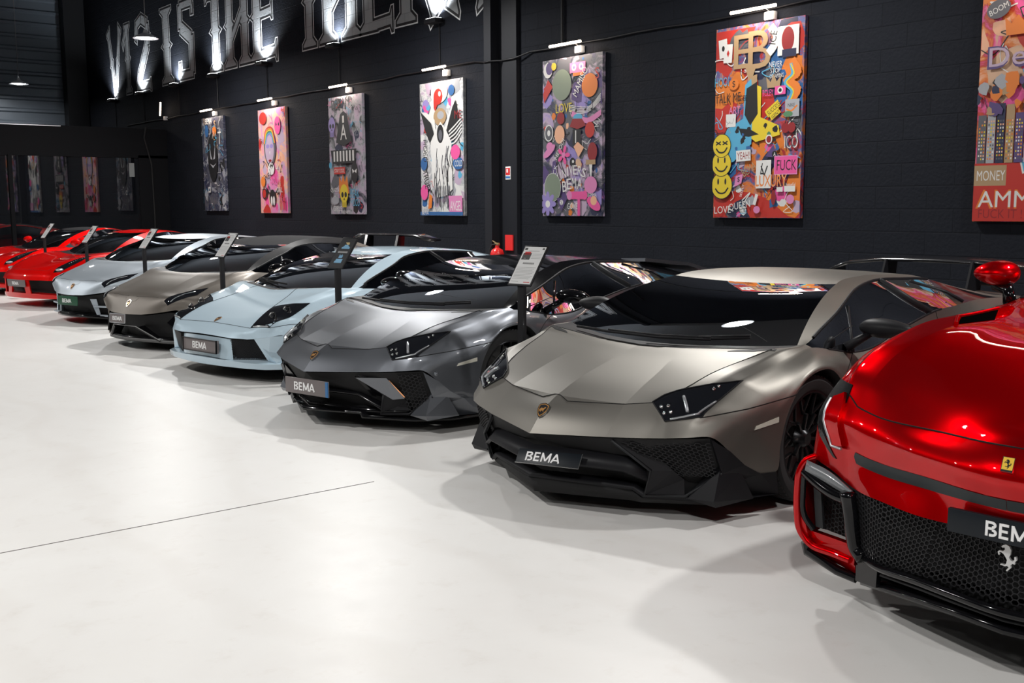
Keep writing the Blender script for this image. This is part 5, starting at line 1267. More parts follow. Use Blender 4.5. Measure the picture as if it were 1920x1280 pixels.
# ------------------------------------------------------------------ paintings
PC={'k':(.012,.012,.014),'w':(.80,.79,.77),'r':(.55,.03,.02),'R':(.30,.015,.02),'o':(.80,.22,.03),'y':(.80,.60,.03),'g':(.22,.27,.20),'G':(.10,.25,.12),'b':(.03,.13,.35),'B':(.10,.42,.65),'n':(.02,.025,.07),'p':(.75,.25,.50),'P':(.85,.10,.35),'v':(.33,.26,.60),'V':(.10,.06,.20),'t':(.45,.30,.16),'c':(.70,.45,.30),'s':(.40,.41,.44),'d':(.12,.12,.14),'m':(.55,.42,.55),'e':(.90,.48,.30)}
pk=list(PC); PC={k_:tuple(x*.62 for x in v_) for k_,v_ in PC.items()}
PM=[mat('art_'+('up_' if c.isupper() else '')+c.lower(),PC[c],.55) for c in pk]
def art_bg(name,cols,scale,dist=1.2):
    m,t,b=nodes_mat(name); N=t.nodes; L=t.links; tc=N.new('ShaderNodeTexCoord')
    n=N.new('ShaderNodeTexNoise'); n.inputs['Scale'].default_value=scale; n.inputs['Detail'].default_value=7; n.inputs['Roughness'].default_value=.62; n.inputs['Distortion'].default_value=dist
    L.new(tc.outputs['Object'],n.inputs['Vector']); r=N.new('ShaderNodeValToRGB'); cr=r.color_ramp; k=len(cols)
    while len(cr.elements)<k: cr.elements.new(.5)
    for i,c in enumerate(cols): cr.elements[i].position=.28+.46*i/(k-1); cr.elements[i].color=(*PC[c],1)
    L.new(n.outputs['Fac'],r.inputs['Fac']); L.new(r.outputs[0],b.inputs['Base Color']); b.inputs['Roughness'].default_value=.5
    return m
class Art:
    def __init__(s,w,h,seed): s.w=w;s.h=h;s.v=[];s.f=[];s.m=[];s.k=0;s.r=random.Random(seed)
    def poly(s,P,c,tri=None):
        s.k+=1; b=len(s.v); d=.0006+s.k*.000028
        P=[(min(max(u,.004),s.w-.004),min(max(v,.004),s.h-.004)) for u,v in P]
        s.v+=[(u,v,d) for u,v in P]
        if tri is None:
            try: tri=geometry.tessellate_polygon([[Vector((u,v,0)) for u,v in P]])
            except Exception: return
        for t in tri: s.f.append(tuple(b+i for i in t)); s.m.append(pk.index(c))
    def ell(s,u,v,a,b,c,n=26,rot_=0):
        ca,sa=math.cos(rot_),math.sin(rot_); s.poly([(u+a*math.cos(t)*ca-b*math.sin(t)*sa,v+a*math.cos(t)*sa+b*math.sin(t)*ca) for t in [2*PI*k/n for k in range(n)]],c)
    def rect(s,u0,v0,u1,v1,c,a=0):
        cu,cv=(u0+u1)/2,(v0+v1)/2; P=[(u0,v0),(u1,v0),(u1,v1),(u0,v1)]; s.poly([(cu+(x-cu)*math.cos(a)-(y-cv)*math.sin(a),cv+(x-cu)*math.sin(a)+(y-cv)*math.cos(a)) for x,y in P],c)
    def line(s,pts,wd,c):
        for i in range(len(pts)-1):
            a=Vector(pts[i]);b=Vector(pts[i+1]); d=b-a
            if d.length<1e-6: continue
            d.normalize(); n=Vector((-d.y,d.x))*wd/2; e=d*wd*.3; s.poly([tuple(a+n-e),tuple(a-n-e),tuple(b-n+e),tuple(b+n+e)],c)
    def curve(s,pts,wd,c): s.line([tuple(p[:2]) for p in spline([(x,y,0) for x,y in pts],5)],wd,c)
    def text(s,t,u,v,w,h,c,a=0.,sh=0.):
        V,F,tw,th=text_mesh(t,sh)
        if not V: return
        ca,sa=math.cos(a),math.sin(a); P=[]
        for x,y in V:
            x=(x/tw-.5)*w; y=(y/th-.5)*h; P.append((u+x*ca-y*sa,v+x*sa+y*ca))
        tri=[]
        for f in F:
            for i in range(1,len(f)-1): tri.append((f[0],f[i],f[i+1]))
        s.poly(P,c,tri)
    def blobs(s,n,cols,a,b,u0=0,v0=0,u1=None,v1=None):
        u1=u1 or s.w; v1=v1 or s.h
        for _ in range(n):
            u=s.r.uniform(u0,u1);v=s.r.uniform(v0,v1);r=s.r.uniform(a,b);c=s.r.choice(cols);k=s.r.randint(7,12);ph=s.r.uniform(0,6)
            s.poly([(u+r*s.r.uniform(.55,1.15)*math.cos(ph+2*PI*i/k),v+r*s.r.uniform(.6,1.3)*math.sin(ph+2*PI*i/k)) for i in range(k)],c)
    def scrib(s,n,cols,wd,L,u0=0,v0=0,u1=None,v1=None):
        u1=u1 or s.w; v1=v1 or s.h
        for _ in range(n):
            u=s.r.uniform(u0,u1);v=s.r.uniform(v0,v1);P=[(u,v)]
            for _ in range(s.r.randint(2,5)): u+=s.r.uniform(-L,L);v+=s.r.uniform(-L,L);P.append((u,v))
            s.curve(P,wd*s.r.uniform(.6,1.3),s.r.choice(cols))
def smile(A,u,v,r,kx=False):
    A.ell(u,v,r*1.06,r*1.06,'k');A.ell(u,v,r,r,'y')
    for q in (-1,1):
        if kx: A.line([(u+q*r*.38-.03,v+r*.1),(u+q*r*.38+.03,v+r*.36)],.016,'k');A.line([(u+q*r*.38+.03,v+r*.1),(u+q*r*.38-.03,v+r*.36)],.016,'k')
        else: A.ell(u+q*r*.36,v+r*.30,r*.09,r*.24,'k')
    A.curve([(u-r*.62,v-r*.25),(u-r*.3,v-r*.55),(u+r*.3,v-r*.55),(u+r*.62,v-r*.20)],.018,'k')
def flower(A,u,v,r,c,cc,n=7):
    for k in range(n): A.ell(u+r*.6*math.cos(2*PI*k/n),v+r*.6*math.sin(2*PI*k/n),r*.40,r*.22,c,14,2*PI*k/n)
    A.ell(u,v,r*.28,r*.28,cc)
def skull(A,u,v,r,c):
    A.ell(u,v,r,r*1.15,c);A.rect(u-r*.55,v-r*1.7,u+r*.55,v-r*.8,c);A.ell(u-r*.4,v-r*.15,r*.3,r*.34,'k');A.ell(u+r*.4,v-r*.15,r*.3,r*.34,'k');A.poly([(u,v-r*.45),(u-r*.15,v-r*.8),(u+r*.15,v-r*.8)],'k')
    for k in range(-2,3): A.line([(u+k*r*.2,v-r*1.1),(u+k*r*.2,v-r*1.6)],.006,'k')
def art1(A):
    A.blobs(26,['d','n','k','s'],.05,.14); A.scrib(40,['s','d','w','B','k'],.008,.12); A.ell(.58,1.15,.26,.52,'k'); A.poly([(.42,1.45),(.50,1.20),(.56,1.10),(.46,1.12)],'s'); A.poly([(.74,1.45),(.66,1.20),(.60,1.10),(.70,1.12)],'s'); A.poly([(.42,1.02),(.58,.92),(.76,1.02),(.60,.97)],'s')
    A.text('BEMA',.42,1.93,.36,.12,'w'); A.text('$',.75,1.85,.10,.16,'t'); A.line([(.98,1.42),(.98,1.75)],.03,'w'); A.line([(.90,1.66),(1.06,1.66)],.03,'w'); A.ell(.30,1.72,.10,.13,'b'); A.ell(.72,1.70,.10,.11,'o'); A.scrib(14,['w','B','t'],.01,.10,0,1.4)
    A.rect(.30,.40,.42,.52,'w'); A.ell(.36,.46,.03,.03,'k'); A.text('ART',.62,.46,.2,.1,'s'); A.text('LIVE',.92,.44,.2,.1,'s'); A.scrib(22,['s','w','B'],.006,.07,0,0,1.17,.5)
def art2(A):
    A.blobs(30,['p','P','e','m','r'],.06,.18); A.scrib(30,['w','P','r','k','v'],.010,.12); A.ell(.52,1.28,.26,.36,'d'); A.ell(.50,1.24,.19,.28,'m')
    for k,c in enumerate('royGBv'): A.curve([(.26+k*.02,1.36),(.36+k*.015,1.62-k*.025),(.60,1.66-k*.03),(.76-k*.02,1.36)],.022,c)
    A.ell(.43,1.30,.07,.04,'v');A.ell(.60,1.30,.07,.04,'v');A.poly([(.50,1.20),(.54,1.20),(.52,1.12)],'w');A.ell(.52,1.02,.06,.025,'R'); A.ell(.88,1.68,.13,.17,'P');A.poly([(.80,1.75),(.86,1.70),(.82,1.66)],'k');A.poly([(.97,1.75),(.90,1.70),(.95,1.66)],'k'); A.ell(.25,1.85,.16,.12,'r')
    A.ell(.55,.86,.14,.12,'w');A.scrib(6,['k'],.012,.06,.45,.8,.65,.95);A.text('LOVE',.3,.7,.35,.12,'k',.2);A.text('DREAM',.72,.62,.4,.12,'P',-.1);A.ell(.18,.62,.10,.10,'o');A.ell(.22,.38,.10,.11,'k');A.ell(.22,.38,.075,.085,'r')
    A.ell(.58,.30,.13,.16,'k');A.poly([(.46,.38),(.32,.52),(.30,.30),(.36,.40)],'k');A.poly([(.70,.38),(.84,.52),(.86,.30),(.80,.40)],'k');A.ell(.54,.24,.04,.09,'w');A.ell(.64,.24,.04,.09,'w')
    for k in range(4): A.rect(.90+k*.06,.06,.93+k*.06,.34,'r')
    A.text('GIRL',.9,.45,.25,.1,'w')
def art3(A):
    A.blobs(30,['d','s','n','k','m'],.06,.16); A.scrib(60,['r','w','B','k','s','P'],.009,.11); A.text('DREAM',.48,1.92,.62,.16,'k',.05); A.text('BIG',.95,1.88,.25,.12,'s')
    skull(A,.16,1.56,.12,'v'); A.poly([(.30,1.25),(.46,1.72),(.58,1.78),(.70,1.72),(.84,1.25),(.57,1.18)],'k'); A.text('A',.57,1.42,.22,.26,'w');A.rect(.54,1.58,.60,1.70,'w')
    A.poly([(.10,1.12),(1.00,1.12),(.94,.88),(.16,.88)],'k')
    for k in range(7): A.rect(.20+k*.11,.92,.255+k*.11,1.10,'w')
    A.rect(.20,.70,.60,.82,'r');A.text('STAY COOL',.40,.76,.36,.07,'w');A.ell(.92,.72,.12,.18,'k');A.poly([(.84,.78),(.92,.74),(.86,.70)],'w');A.poly([(1.0,.78),(.92,.74),(.98,.70)],'w')
    A.poly([(.36,.36),(.38,.66),(.46,.56),(.52,.70),(.58,.56),(.66,.68),(.72,.36)],'o'); skull(A,.54,.36,.14,'y'); A.ell(.08,.86,.05,.06,'B'); A.text('GIRLS',.30,.10,.3,.09,'w'); A.text('BEAK',.92,.36,.30,.16,'B',PI/2*.0); A.text('MOOD',.92,.20,.3,.12,'B'); A.text('QUEEN',.22,.42,.3,.08,'w'); A.text('TO THE NET',.5,.035,.45,.05,'w'); A.ell(.22,.24,.14,.07,'s')
def art4(A):
    A.blobs(40,['s','w','m','w'],.08,.20); A.blobs(12,['P','B','b','r'],.04,.09); A.scrib(24,['k','r','d','k'],.012,.12)
    A.ell(.18,1.66,.10,.12,'v');A.blobs(6,['B','b','P'],.03,.05,.10,1.55,.28,1.78);A.ell(.55,1.86,.22,.16,'w');A.ell(.52,1.80,.12,.12,'r');A.poly([(.40,1.78),(.55,1.76),(.44,1.58),(.40,1.64)],'r');A.ell(.56,1.84,.035,.04,'w');A.ell(.87,1.87,.08,.08,'b')
    A.ell(.56,1.50,.17,.13,'t');A.ell(.58,1.52,.09,.06,'s')
    A.poly([(.02,1.62),(.30,1.45),(.42,1.18),(.30,1.08),(.16,1.30)],'k');A.poly([(.04,1.60),(.34,1.40),(.46,1.20),(.42,1.46),(.20,1.58)],'w')
    A.poly([(.98,1.72),(.80,1.50),(.72,1.20),(.90,1.10),(1.10,1.30)],'k');A.poly([(.96,1.74),(.78,1.50),(.66,1.24),(.74,1.30),(.86,1.55)],'w')
    for k in range(5): A.curve([(.80,1.06+k*.05),(.95,1.10+k*.06),(1.12,1.24+k*.05)],.022,'w')
    A.poly([(.30,1.12),(.44,1.30),(.58,1.42),(.72,1.30),(.86,1.10),(.88,.40),(.70,.30),(.46,.28),(.34,.50)],'w'); A.ell(.57,1.24,.09,.14,'k'); A.ell(.57,1.22,.05,.08,'d')
    for k in range(26):
        u=.36+.5*A.r.random(); v=1.05-.6*A.r.random(); A.curve([(u,v),(u+A.r.uniform(-.04,.04),v-.12),(u+A.r.uniform(-.05,.05),v-.28)],.014,A.r.choice('kdsk'))
    for k in range(9): u=.40+.05*k; A.line([(u,.45),(u+.005,.12+.1*A.r.random())],.02,A.r.choice('kds'))
    A.poly([(.80,.02),(1.14,.02),(1.14,.30),(.78,.30)],'p');A.text('ANGEL',.97,.15,.30,.15,'w');A.ell(1.04,.78,.14,.09,'b');A.text('COLD',1.05,.78,.20,.09,'w');A.ell(.12,.80,.09,.10,'b');A.ell(.97,.95,.12,.11,'P');A.rect(.0,.0,1.17,.06,'b');A.text('BEMA',.14,.045,.18,.06,'w');A.ell(.12,.36,.10,.12,'P');A.poly([(.22,.10),(.32,.12),(.34,.30),(.26,.34),(.24,.22)],'o');A.text('HOLD',.16,1.0,.34,.10,'k',-PI/2);A.text('TRUE',.18,.56,.28,.13,'k',-1.3);A.text('ME',1.05,1.50,.18,.12,'R')
def art5(A):
    A.blobs(40,['V','v','m','d','n'],.08,.20); A.blobs(26,['r','o','b','e'],.02,.05); A.scrib(20,['w','m','k'],.008,.10)
    A.ell(.12,1.92,.09,.10,'w');A.ell(.15,1.94,.07,.08,'V');A.ell(.24,1.96,.05,.05,'y')
    A.rect(.56,1.84,.86,1.97,'p');A.ell(.64,1.91,.045,.045,'w');A.ell(.78,1.91,.045,.045,'w');A.ell(.64,1.91,.02,.02,'v');A.ell(.78,1.91,.02,.02,'v');A.rect(.62,1.80,.82,1.84,'o')
    A.poly([(.02,1.62),(.12,1.80),(.22,1.70),(.04,1.50)],'r')
    A.ell(.40,1.71,.19,.20,'g');A.ell(.94,1.66,.15,.15,'o');A.text('MAMISO',.76,1.72,.40,.10,'w',1.0);A.text('S',1.08,1.80,.07,.14,'r')
    A.text('LOVE',.44,1.41,.32,.12,'y');A.ell(.38,1.28,.075,.08,'R')
    for k in range(5): A.curve([(.55,1.44-k*.02),(.75,1.40-k*.02),(.95,1.40-k*.015),(1.15,1.54-k*.02)],.008,'w')
    for u in (.70,.88,1.0): A.line([(u,1.36),(u,1.48)],.01,'k');A.ell(u-.015,1.36,.02,.015,'k')
    A.curve([(.62,1.32),(.75,1.26),(.90,1.22),(1.15,1.30)],.07,'p');A.ell(.72,1.27,.09,.05,'B')
    A.ell(.14,1.10,.09,.11,'w');A.ell(.14,1.10,.075,.095,'d');A.ell(.14,1.10,.03,.04,'w')
    A.ell(.36,1.07,.10,.12,'e');A.poly([(.56,1.16),(.62,1.26),(.80,1.25),(.88,1.16),(.72,1.12)],'R');A.rect(.62,.92,.78,1.12,'k');A.line([(.68,.95),(.68,1.10)],.02,'w');A.ell(.95,1.10,.09,.10,'r')
    A.ell(.15,.86,.14,.05,'p',24,.6);A.ell(.16,.92,.07,.06,'p');A.text('MELODI',.36,.88,.30,.06,'w',1.0);flower(A,.44,.80,.13,'P','p',5)
    A.poly([(.64,.90),(.72,.96),(.84,.88),(.74,.76)],'e');A.ell(.62,.70,.055,.06,'k');A.ell(.63,.71,.02,.02,'w');A.ell(.74,.68,.07,.05,'c',20,-.9)
    A.ell(1.0,.82,.09,.12,'R');A.rect(.88,.66,1.06,.72,'t');A.poly([(.94,.66),(1.0,.66),(.98,.44)],'w');A.ell(.97,.40,.12,.11,'p')
    A.poly([(.18,.40),(.34,.40),(.28,.74),(.22,.72)],'V');A.text('FUCK',.26,.56,.24,.07,'w',1.35)
    for i,(c,u,v,a) in enumerate((('U',.36,.52,.25),('N',.45,.56,.18),('I',.52,.585,.1),('V',.59,.60,.05),('E',.67,.60,-.05),('R',.76,.585,-.15),('S',.84,.56,-.3))): A.text(c,u,v,.075 if c!='I' else .02,.12,'w',a)
    for i,(c,u,v,a) in enumerate((('B',.46,.39,.15),('E',.55,.42,.08),('M',.65,.43,0),('A',.76,.42,-.08))): A.text(c,u,v,.085,.14,'w',a)
    A.ell(.22,.38,.17,.19,'w');A.ell(.22,.38,.165,.185,'g')
    A.poly([(.30,.24),(.52,.24),(.40,.06)],'V');A.ell(.40,.18,.035,.035,'w');A.text('S',.40,.18,.03,.05,'k');A.rect(.56,.22,.86,.32,'P');A.ell(.56,.27,.05,.06,'p');A.ell(.86,.27,.05,.06,'P');A.rect(.72,.0,.77,.22,'P');A.text('GONE',.62,.13,.20,.08,'w');A.text('BEMMA',1.0,.27,.17,.05,'w')
    A.ell(1.03,.16,.14,.07,'P',22,-.5);A.ell(1.03,.20,.06,.06,'e');flower(A,.12,.16,.17,'v','w',8)
def art6(A):
    A.poly([(0,0),(1.17,0),(1.17,.12),(.8,.2),(.5,.28),(.2,.30),(0,.34)],'r'); A.poly([(0,2.05),(.55,2.05),(.40,1.80),(0,1.62)],'r'); A.blobs(10,['r','o'],.08,.16,0,1.25,.4,1.7)
    A.blobs(34,['r','o','b','d','n'],.08,.22); A.blobs(20,['s','w','P','m','o'],.03,.09,.3,.0,1.17,.8); A.scrib(40,['k','w','r','B'],.010,.13)
    A.rect(.86,1.70,1.13,2.0,'w');A.ell(.99,1.86,.08,.13,'R');A.rect(.92,1.68,1.10,1.76,'n')
    A.rect(.06,1.76,.18,1.96,'w',.1);A.rect(.13,1.70,.25,1.90,'w',-.05);A.ell(.12,1.86,.02,.03,'k');A.poly([(.19,1.84),(.21,1.80),(.19,1.76),(.17,1.80)],'r')
    A.text('E',.40,1.80,.26,.36,'t');A.text('B',.62,1.80,.30,.40,'t');A.poly([(.44,1.62),(.58,1.62),(.50,1.42)],'t')
    A.curve([(.78,2.0),(.84,1.92),(.80,1.80),(.76,1.76)],.09,'w');A.text('ICE',.80,1.90,.14,.09,'k',1.4)
    A.text('NEVER',.84,1.62,.17,.06,'w');A.text('STOP',.84,1.555,.13,.05,'w');A.text('DREAMING',.86,1.50,.18,.045,'w')
    A.text('HOOL',.12,1.50,.22,.10,'B');A.ell(.28,1.46,.07,.06,'o');A.text('$',.28,1.46,.04,.08,'k');A.poly([(.74,1.38),(.72,1.50),(.78,1.44),(.82,1.52),(.86,1.44),(.92,1.50),(.90,1.38)],'t')
    A.poly([(.50,1.52),(.52,1.40),(.60,1.44),(.60,1.54)],'t')
    # plain two-tone colour field in place of the figure
    A.poly([(.14,.86),(.20,.98),(.42,1.08),(.44,1.44),(.52,1.50),(.56,1.20),(.54,.80),(.30,.62),(.22,.60)],'B');A.poly([(.56,1.44),(.66,1.40),(.66,1.08),(.90,.98),(.92,.88),(.60,.82),(.54,.86)],'y')
    A.poly([(.46,1.40),(.60,1.46),(.62,1.12),(.52,1.00),(.44,1.12)],'k');A.poly([(.36,.98),(.52,.96),(.64,.90),(.50,.88),(.40,.90)],'k');A.blobs(8,['k'],.02,.05,.34,.80,.90,1.0);A.blobs(6,['b','G'],.02,.05,.2,.66,.9,.92)
    A.curve([(1.06,1.62),(1.12,1.52),(1.0,1.44),(1.12,1.34),(1.04,1.22)],.10,'o');A.curve([(1.04,1.60),(1.06,1.50),(.97,1.42),(1.06,1.32),(1.02,1.22)],.035,'B');A.curve([(1.04,1.60),(1.08,1.50),(.99,1.42),(1.08,1.32),(1.04,1.22)],.015,'y')
    A.rect(.84,1.30,.98,1.39,'P');A.ell(.91,1.345,.035,.035,'w');A.ell(.91,1.345,.02,.02,'k');A.text('ROLEY',.75,1.33,.14,.07,'P');A.text('TALK ME',.20,1.32,.36,.10,'k');A.text('ART',.30,1.18,.16,.08,'p');A.text('GEE',.42,1.30,.10,.06,'k')
    A.rect(.72,1.12,.92,1.20,'y',.6);A.rect(.78,1.07,.92,1.13,'y',.6);A.text('SUCCESS',.83,1.16,.18,.05,'k',.6);A.text('GENT',.86,1.10,.12,.04,'k',.6)
    A.rect(.98,1.06,1.16,1.24,'s');A.text('NIKE',1.06,1.18,.09,.035,'k');A.curve([(1.0,1.14),(1.05,1.12),(1.13,1.17)],.018,'o')
    A.rect(.18,1.0,.32,1.14,'w');A.scrib(3,['s'],.006,.05,.2,1.02,.3,1.1)
    A.ell(.99,.95,.05,.055,'R');A.ell(1.07,.95,.05,.055,'R');A.curve([(.99,1.0),(1.02,1.08),(1.07,1.0)],.012,'k');A.ell(1.02,1.09,.06,.03,'G')
    A.text('ICO',1.07,.80,.17,.13,'w');A.text('ICO',1.067,.80,.15,.11,'d')
    A.ell(.78,.84,.045,.05,'w');A.ell(.78,.84,.032,.037,'R');A.poly([(.74,.66),(.92,.64),(.84,.78)],'V');A.ell(.86,.68,.035,.035,'k');A.text('A',.86,.68,.03,.04,'w')
    smile(A,.14,.36,.145);smile(A,.13,.60,.135);smile(A,.13,.80,.125,True)
    A.rect(.34,.62,.54,.74,'w',.05);A.text('YEAH!',.44,.68,.17,.08,'R',.05);A.text('BEMA',.52,.53,.20,.09,'t',.5)
    A.rect(.62,.32,.82,.62,'w');A.text('L',.70,.53,.05,.12,'k',0,.3);A.text('V',.73,.50,.10,.12,'k')
    A.rect(.86,.46,1.16,.66,'p');A.rect(.87,.47,1.15,.65,'P');A.text('FUCK',1.02,.56,.25,.11,'k');A.text('LUXURY',.82,.40,.42,.13,'e');A.text('LUXURY',.82,.40,.40,.11,'o')
    A.text('hopeful',1.08,.35,.12,.05,'w');A.poly([(.32,.34),(.42,.38),(.44,.48),(.34,.46)],'p');A.text('$',.38,.42,.04,.06,'k');A.text('SELFLY',.43,.30,.14,.03,'w',1.3)
    A.rect(.60,.14,.64,.26,'w',-.3);A.ell(.86,.22,.03,.08,'R');A.rect(.90,.28,.98,.33,'w');A.rect(1.0,.28,1.14,.34,'w');A.ell(1.08,.20,.05,.05,'p');A.ell(.64,.09,.045,.04,'p')
    A.text('LOVE',.16,.09,.24,.08,'w',.05);A.text('QUEEN',.40,.13,.30,.09,'w',.15)
def art7(A):
    A.blobs(30,['r','e','o','P','c'],.08,.22);A.scrib(24,['k','w','r'],.010,.12)
    A.rect(0,0,1.17,.52,'r');A.rect(0,.32,.30,.50,'t');A.text('MONEY',.16,.41,.26,.09,'w');A.text('AMMV',.36,.20,.66,.17,'o');A.text('AMMV',.36,.20,.62,.145,'w');A.text('FUCK IT !',.26,.07,.40,.08,'R')
    A.text('POP',.60,.53,.36,.14,'w',.25);A.text('POP',.60,.53,.33,.11,'B',.25);A.text('ART',.68,.40,.30,.13,'w',.2);A.text('ART',.68,.40,.27,.10,'b',.2)
    cols='dsntVmdBns'
    for k in range(9):
        u=.02+k*.085; h=.92+.14*A.r.random(); A.rect(u,.52,u+.075,h,cols[k])
        for q in range(12):
            for p_ in range(3): A.rect(u+.010+p_*.022,.55+q*.03,u+.022+p_*.022,.566+q*.03,A.r.choice('weoyd'))
    A.blobs(20,['n','V','o','k','t','s'],.03,.08,.0,.95,.5,1.25)
    A.text('DeFi',.36,1.44,.56,.20,'V');A.text('DeFi',.355,1.445,.52,.165,'m');A.poly([(.24,1.62),(.22,1.78),(.28,1.72),(.34,1.79),(.40,1.72),(.46,1.79),(.50,1.62)],'o')
    A.ell(.16,1.86,.11,.08,'d',20,.3);A.text('BOOM',.16,1.86,.18,.05,'w',.4);A.text('DREAM',.52,1.86,.34,.09,'k',.35);A.line([(.30,2.0),(.42,1.92),(.50,2.02),(.62,1.98),(.80,2.03)],.02,'V')
    A.poly([(.40,1.32),(.75,1.36),(.80,.96),(.62,.92),(.48,1.10)],'B');A.poly([(.46,1.30),(.54,1.32),(.52,1.05),(.48,1.12)],'R');A.poly([(.64,1.34),(.70,1.34),(.70,.95),(.64,.95)],'w');A.poly([(.48,1.16),(.80,1.22),(.80,1.10),(.52,1.06)],'k')
PA=[(22.780,21.623,1.508,3.514,'dark charcoal painting with pale marks, farthest along the wall','kdnsd',art1),(19.925,18.73,1.468,3.489,'pink painting with a rainbow-haired face and black horned shape','PpempP',art2),
(17.039,15.869,1.456,3.495,'narrow grey painting with white stripes and an orange-flamed skull','dksmdn',art3),(14.094,12.939,1.444,3.472,'grey and white winged painting with a pink ANGEL box','swswms',art4),
(11.107,9.941,1.452,3.505,'purple graffiti painting reading LOVE and UNIVERS with round shapes','VvmdnVp',art5),(8.088,6.903,1.446,3.526,'orange and blue graffiti painting with three yellow smileys and LUXURY','rRobrno',art6),
(5.005,3.84,1.43,3.50,'red painting of skyscrapers reading MONEY and DeFi, nearest on the wall','reorPcr',art7)]
for i,(ya,yb,za,zb,lab,bg,fn) in enumerate(PA):
    w_,h_=ya-yb,zb-za
    e=empty('painting',(XW-.012,ya,za),0,lab,'painting','tall graffiti paintings along the block wall')
    box('canvas',(-.025,-w_/2,h_/2),(.05,w_,h_),art_bg('art_ground_%d'%i,bg,3.2),e)
    A=Art(w_,h_,i+3); fn(A)
    me=bpy.data.meshes.new('painted_figures'); me.from_pydata([(-.05-d,-u,v) for u,v,d in A.v],[],A.f)
    for mm in PM: me.materials.append(mm)
    me.polygons.foreach_set('material_index',A.m); me.update(); o=bpy.data.objects.new('painted_figures',me); COL.objects.link(o); o.parent=e
    # picture light
    ly=ya-w_/2-.02
    e2=empty('picture_light',(XW,ly,3.60),0,'slim warm picture light above the '+lab.split(' reading')[0].split(',')[0].split(' with')[0]+['',', farthest one','',', winged figure','','',''][i] if i!=5 else 'slim warm picture light above the painting with three yellow smileys','picture light','picture lights above the paintings')
    box('wall_box',(-.05,-.12,-.02),(.08,.12,.09),mat('box_white',(.6,.6,.6),.5),e2,.01)
    bm=bmesh.new(); add_tube(bm,[(-.06,-.12,.02),(-.14,-.10,.07),(-.20,-.05,.06)],.008,6); bmo('arm',bm,M['chrome'],e2,smooth=True)
    bm=bmesh.new(); add_tube(bm,[(-.20,.30,.05),(-.20,-.30,.05)],.017,10); bmo('light_tube',bm,warm,e2,smooth=True)
    lo=light('AREA','light',(-.20,0,.03),PLW,(1,.82,.66),.03,None,parent=e2,shape='RECTANGLE',sy=.56); lo.rotation_euler=(0,-.33,0)
e=empty('picture_light',(XW,24.95,3.70),0,'tilted warm picture light with no painting below, beside the booth','picture light','picture lights above the paintings')
box('wall_box',(-.05,0,-.03),(.08,.09,.09),mat('box_white',(.6,.6,.6),.5),e,.01); bm=bmesh.new(); add_tube(bm,[(-.14,.10,.04),(-.20,-.12,.32)],.017,10); bmo('light_tube',bm,warm,e,smooth=True)
# small fire sign on the column, extinguisher below it
e=empty('fire_sign',(XW-.065,11.87,2.05),0,'small red and white fire notice on the steel column','sign')
box('board',(0,0,0),(.008,.11,.18),M['white'],e); box('red_panel',(-.005,0,.02),(.004,.095,.10),mat('sign_red',(.6,.02,.02),.5),e); box('white_symbol',(-.008,.01,.03),(.003,.03,.05),M['white'],e); box('blue_strip',(-.005,0,-.06),(.004,.095,.03),mat('sign_blue',(.03,.15,.4),.5),e)
e=empty('fire_extinguisher',(XW-.20,11.96,.62),0,'red fire extinguisher hanging by the column behind the grey car','fire extinguisher')
red=mat('extinguisher_red',(.62,.02,.02),.25,0,.6)
bm=bmesh.new(); add_lathe(bm,[(.001,0),(.09,.0),(.10,.02),(.10,.30),(.08,.35),(.03,.38),(.028,.41),(.001,.41)],'z',28); bmo('cylinder',bm,red,e,smooth=True,angle=50)
bm=bmesh.new(); add_box(bm,(0,.0,.43),(.03,.09,.035),.006); add_box(bm,(0,.05,.455),(.02,.12,.012),.003,Matrix.Rotation(.35,3,'X')); bmo('handle',bm,mat('brass',(.55,.40,.20),.3,.8),e,smooth=True,angle=40)
tube('hose',[(0,-.02,.43),(-.02,.09,.42),(-.03,.14,.34),(-.03,.12,.16),(-.03,.10,.05)],.012,M['rubber'],e)
e3=box('extinguisher_board',(XW-.075,11.84,1.07),(.02,.17,.22),mat('board_red',(.70,.03,.03),.4)); tag(e3,'flat red board on the column right of the fire extinguisher','board')
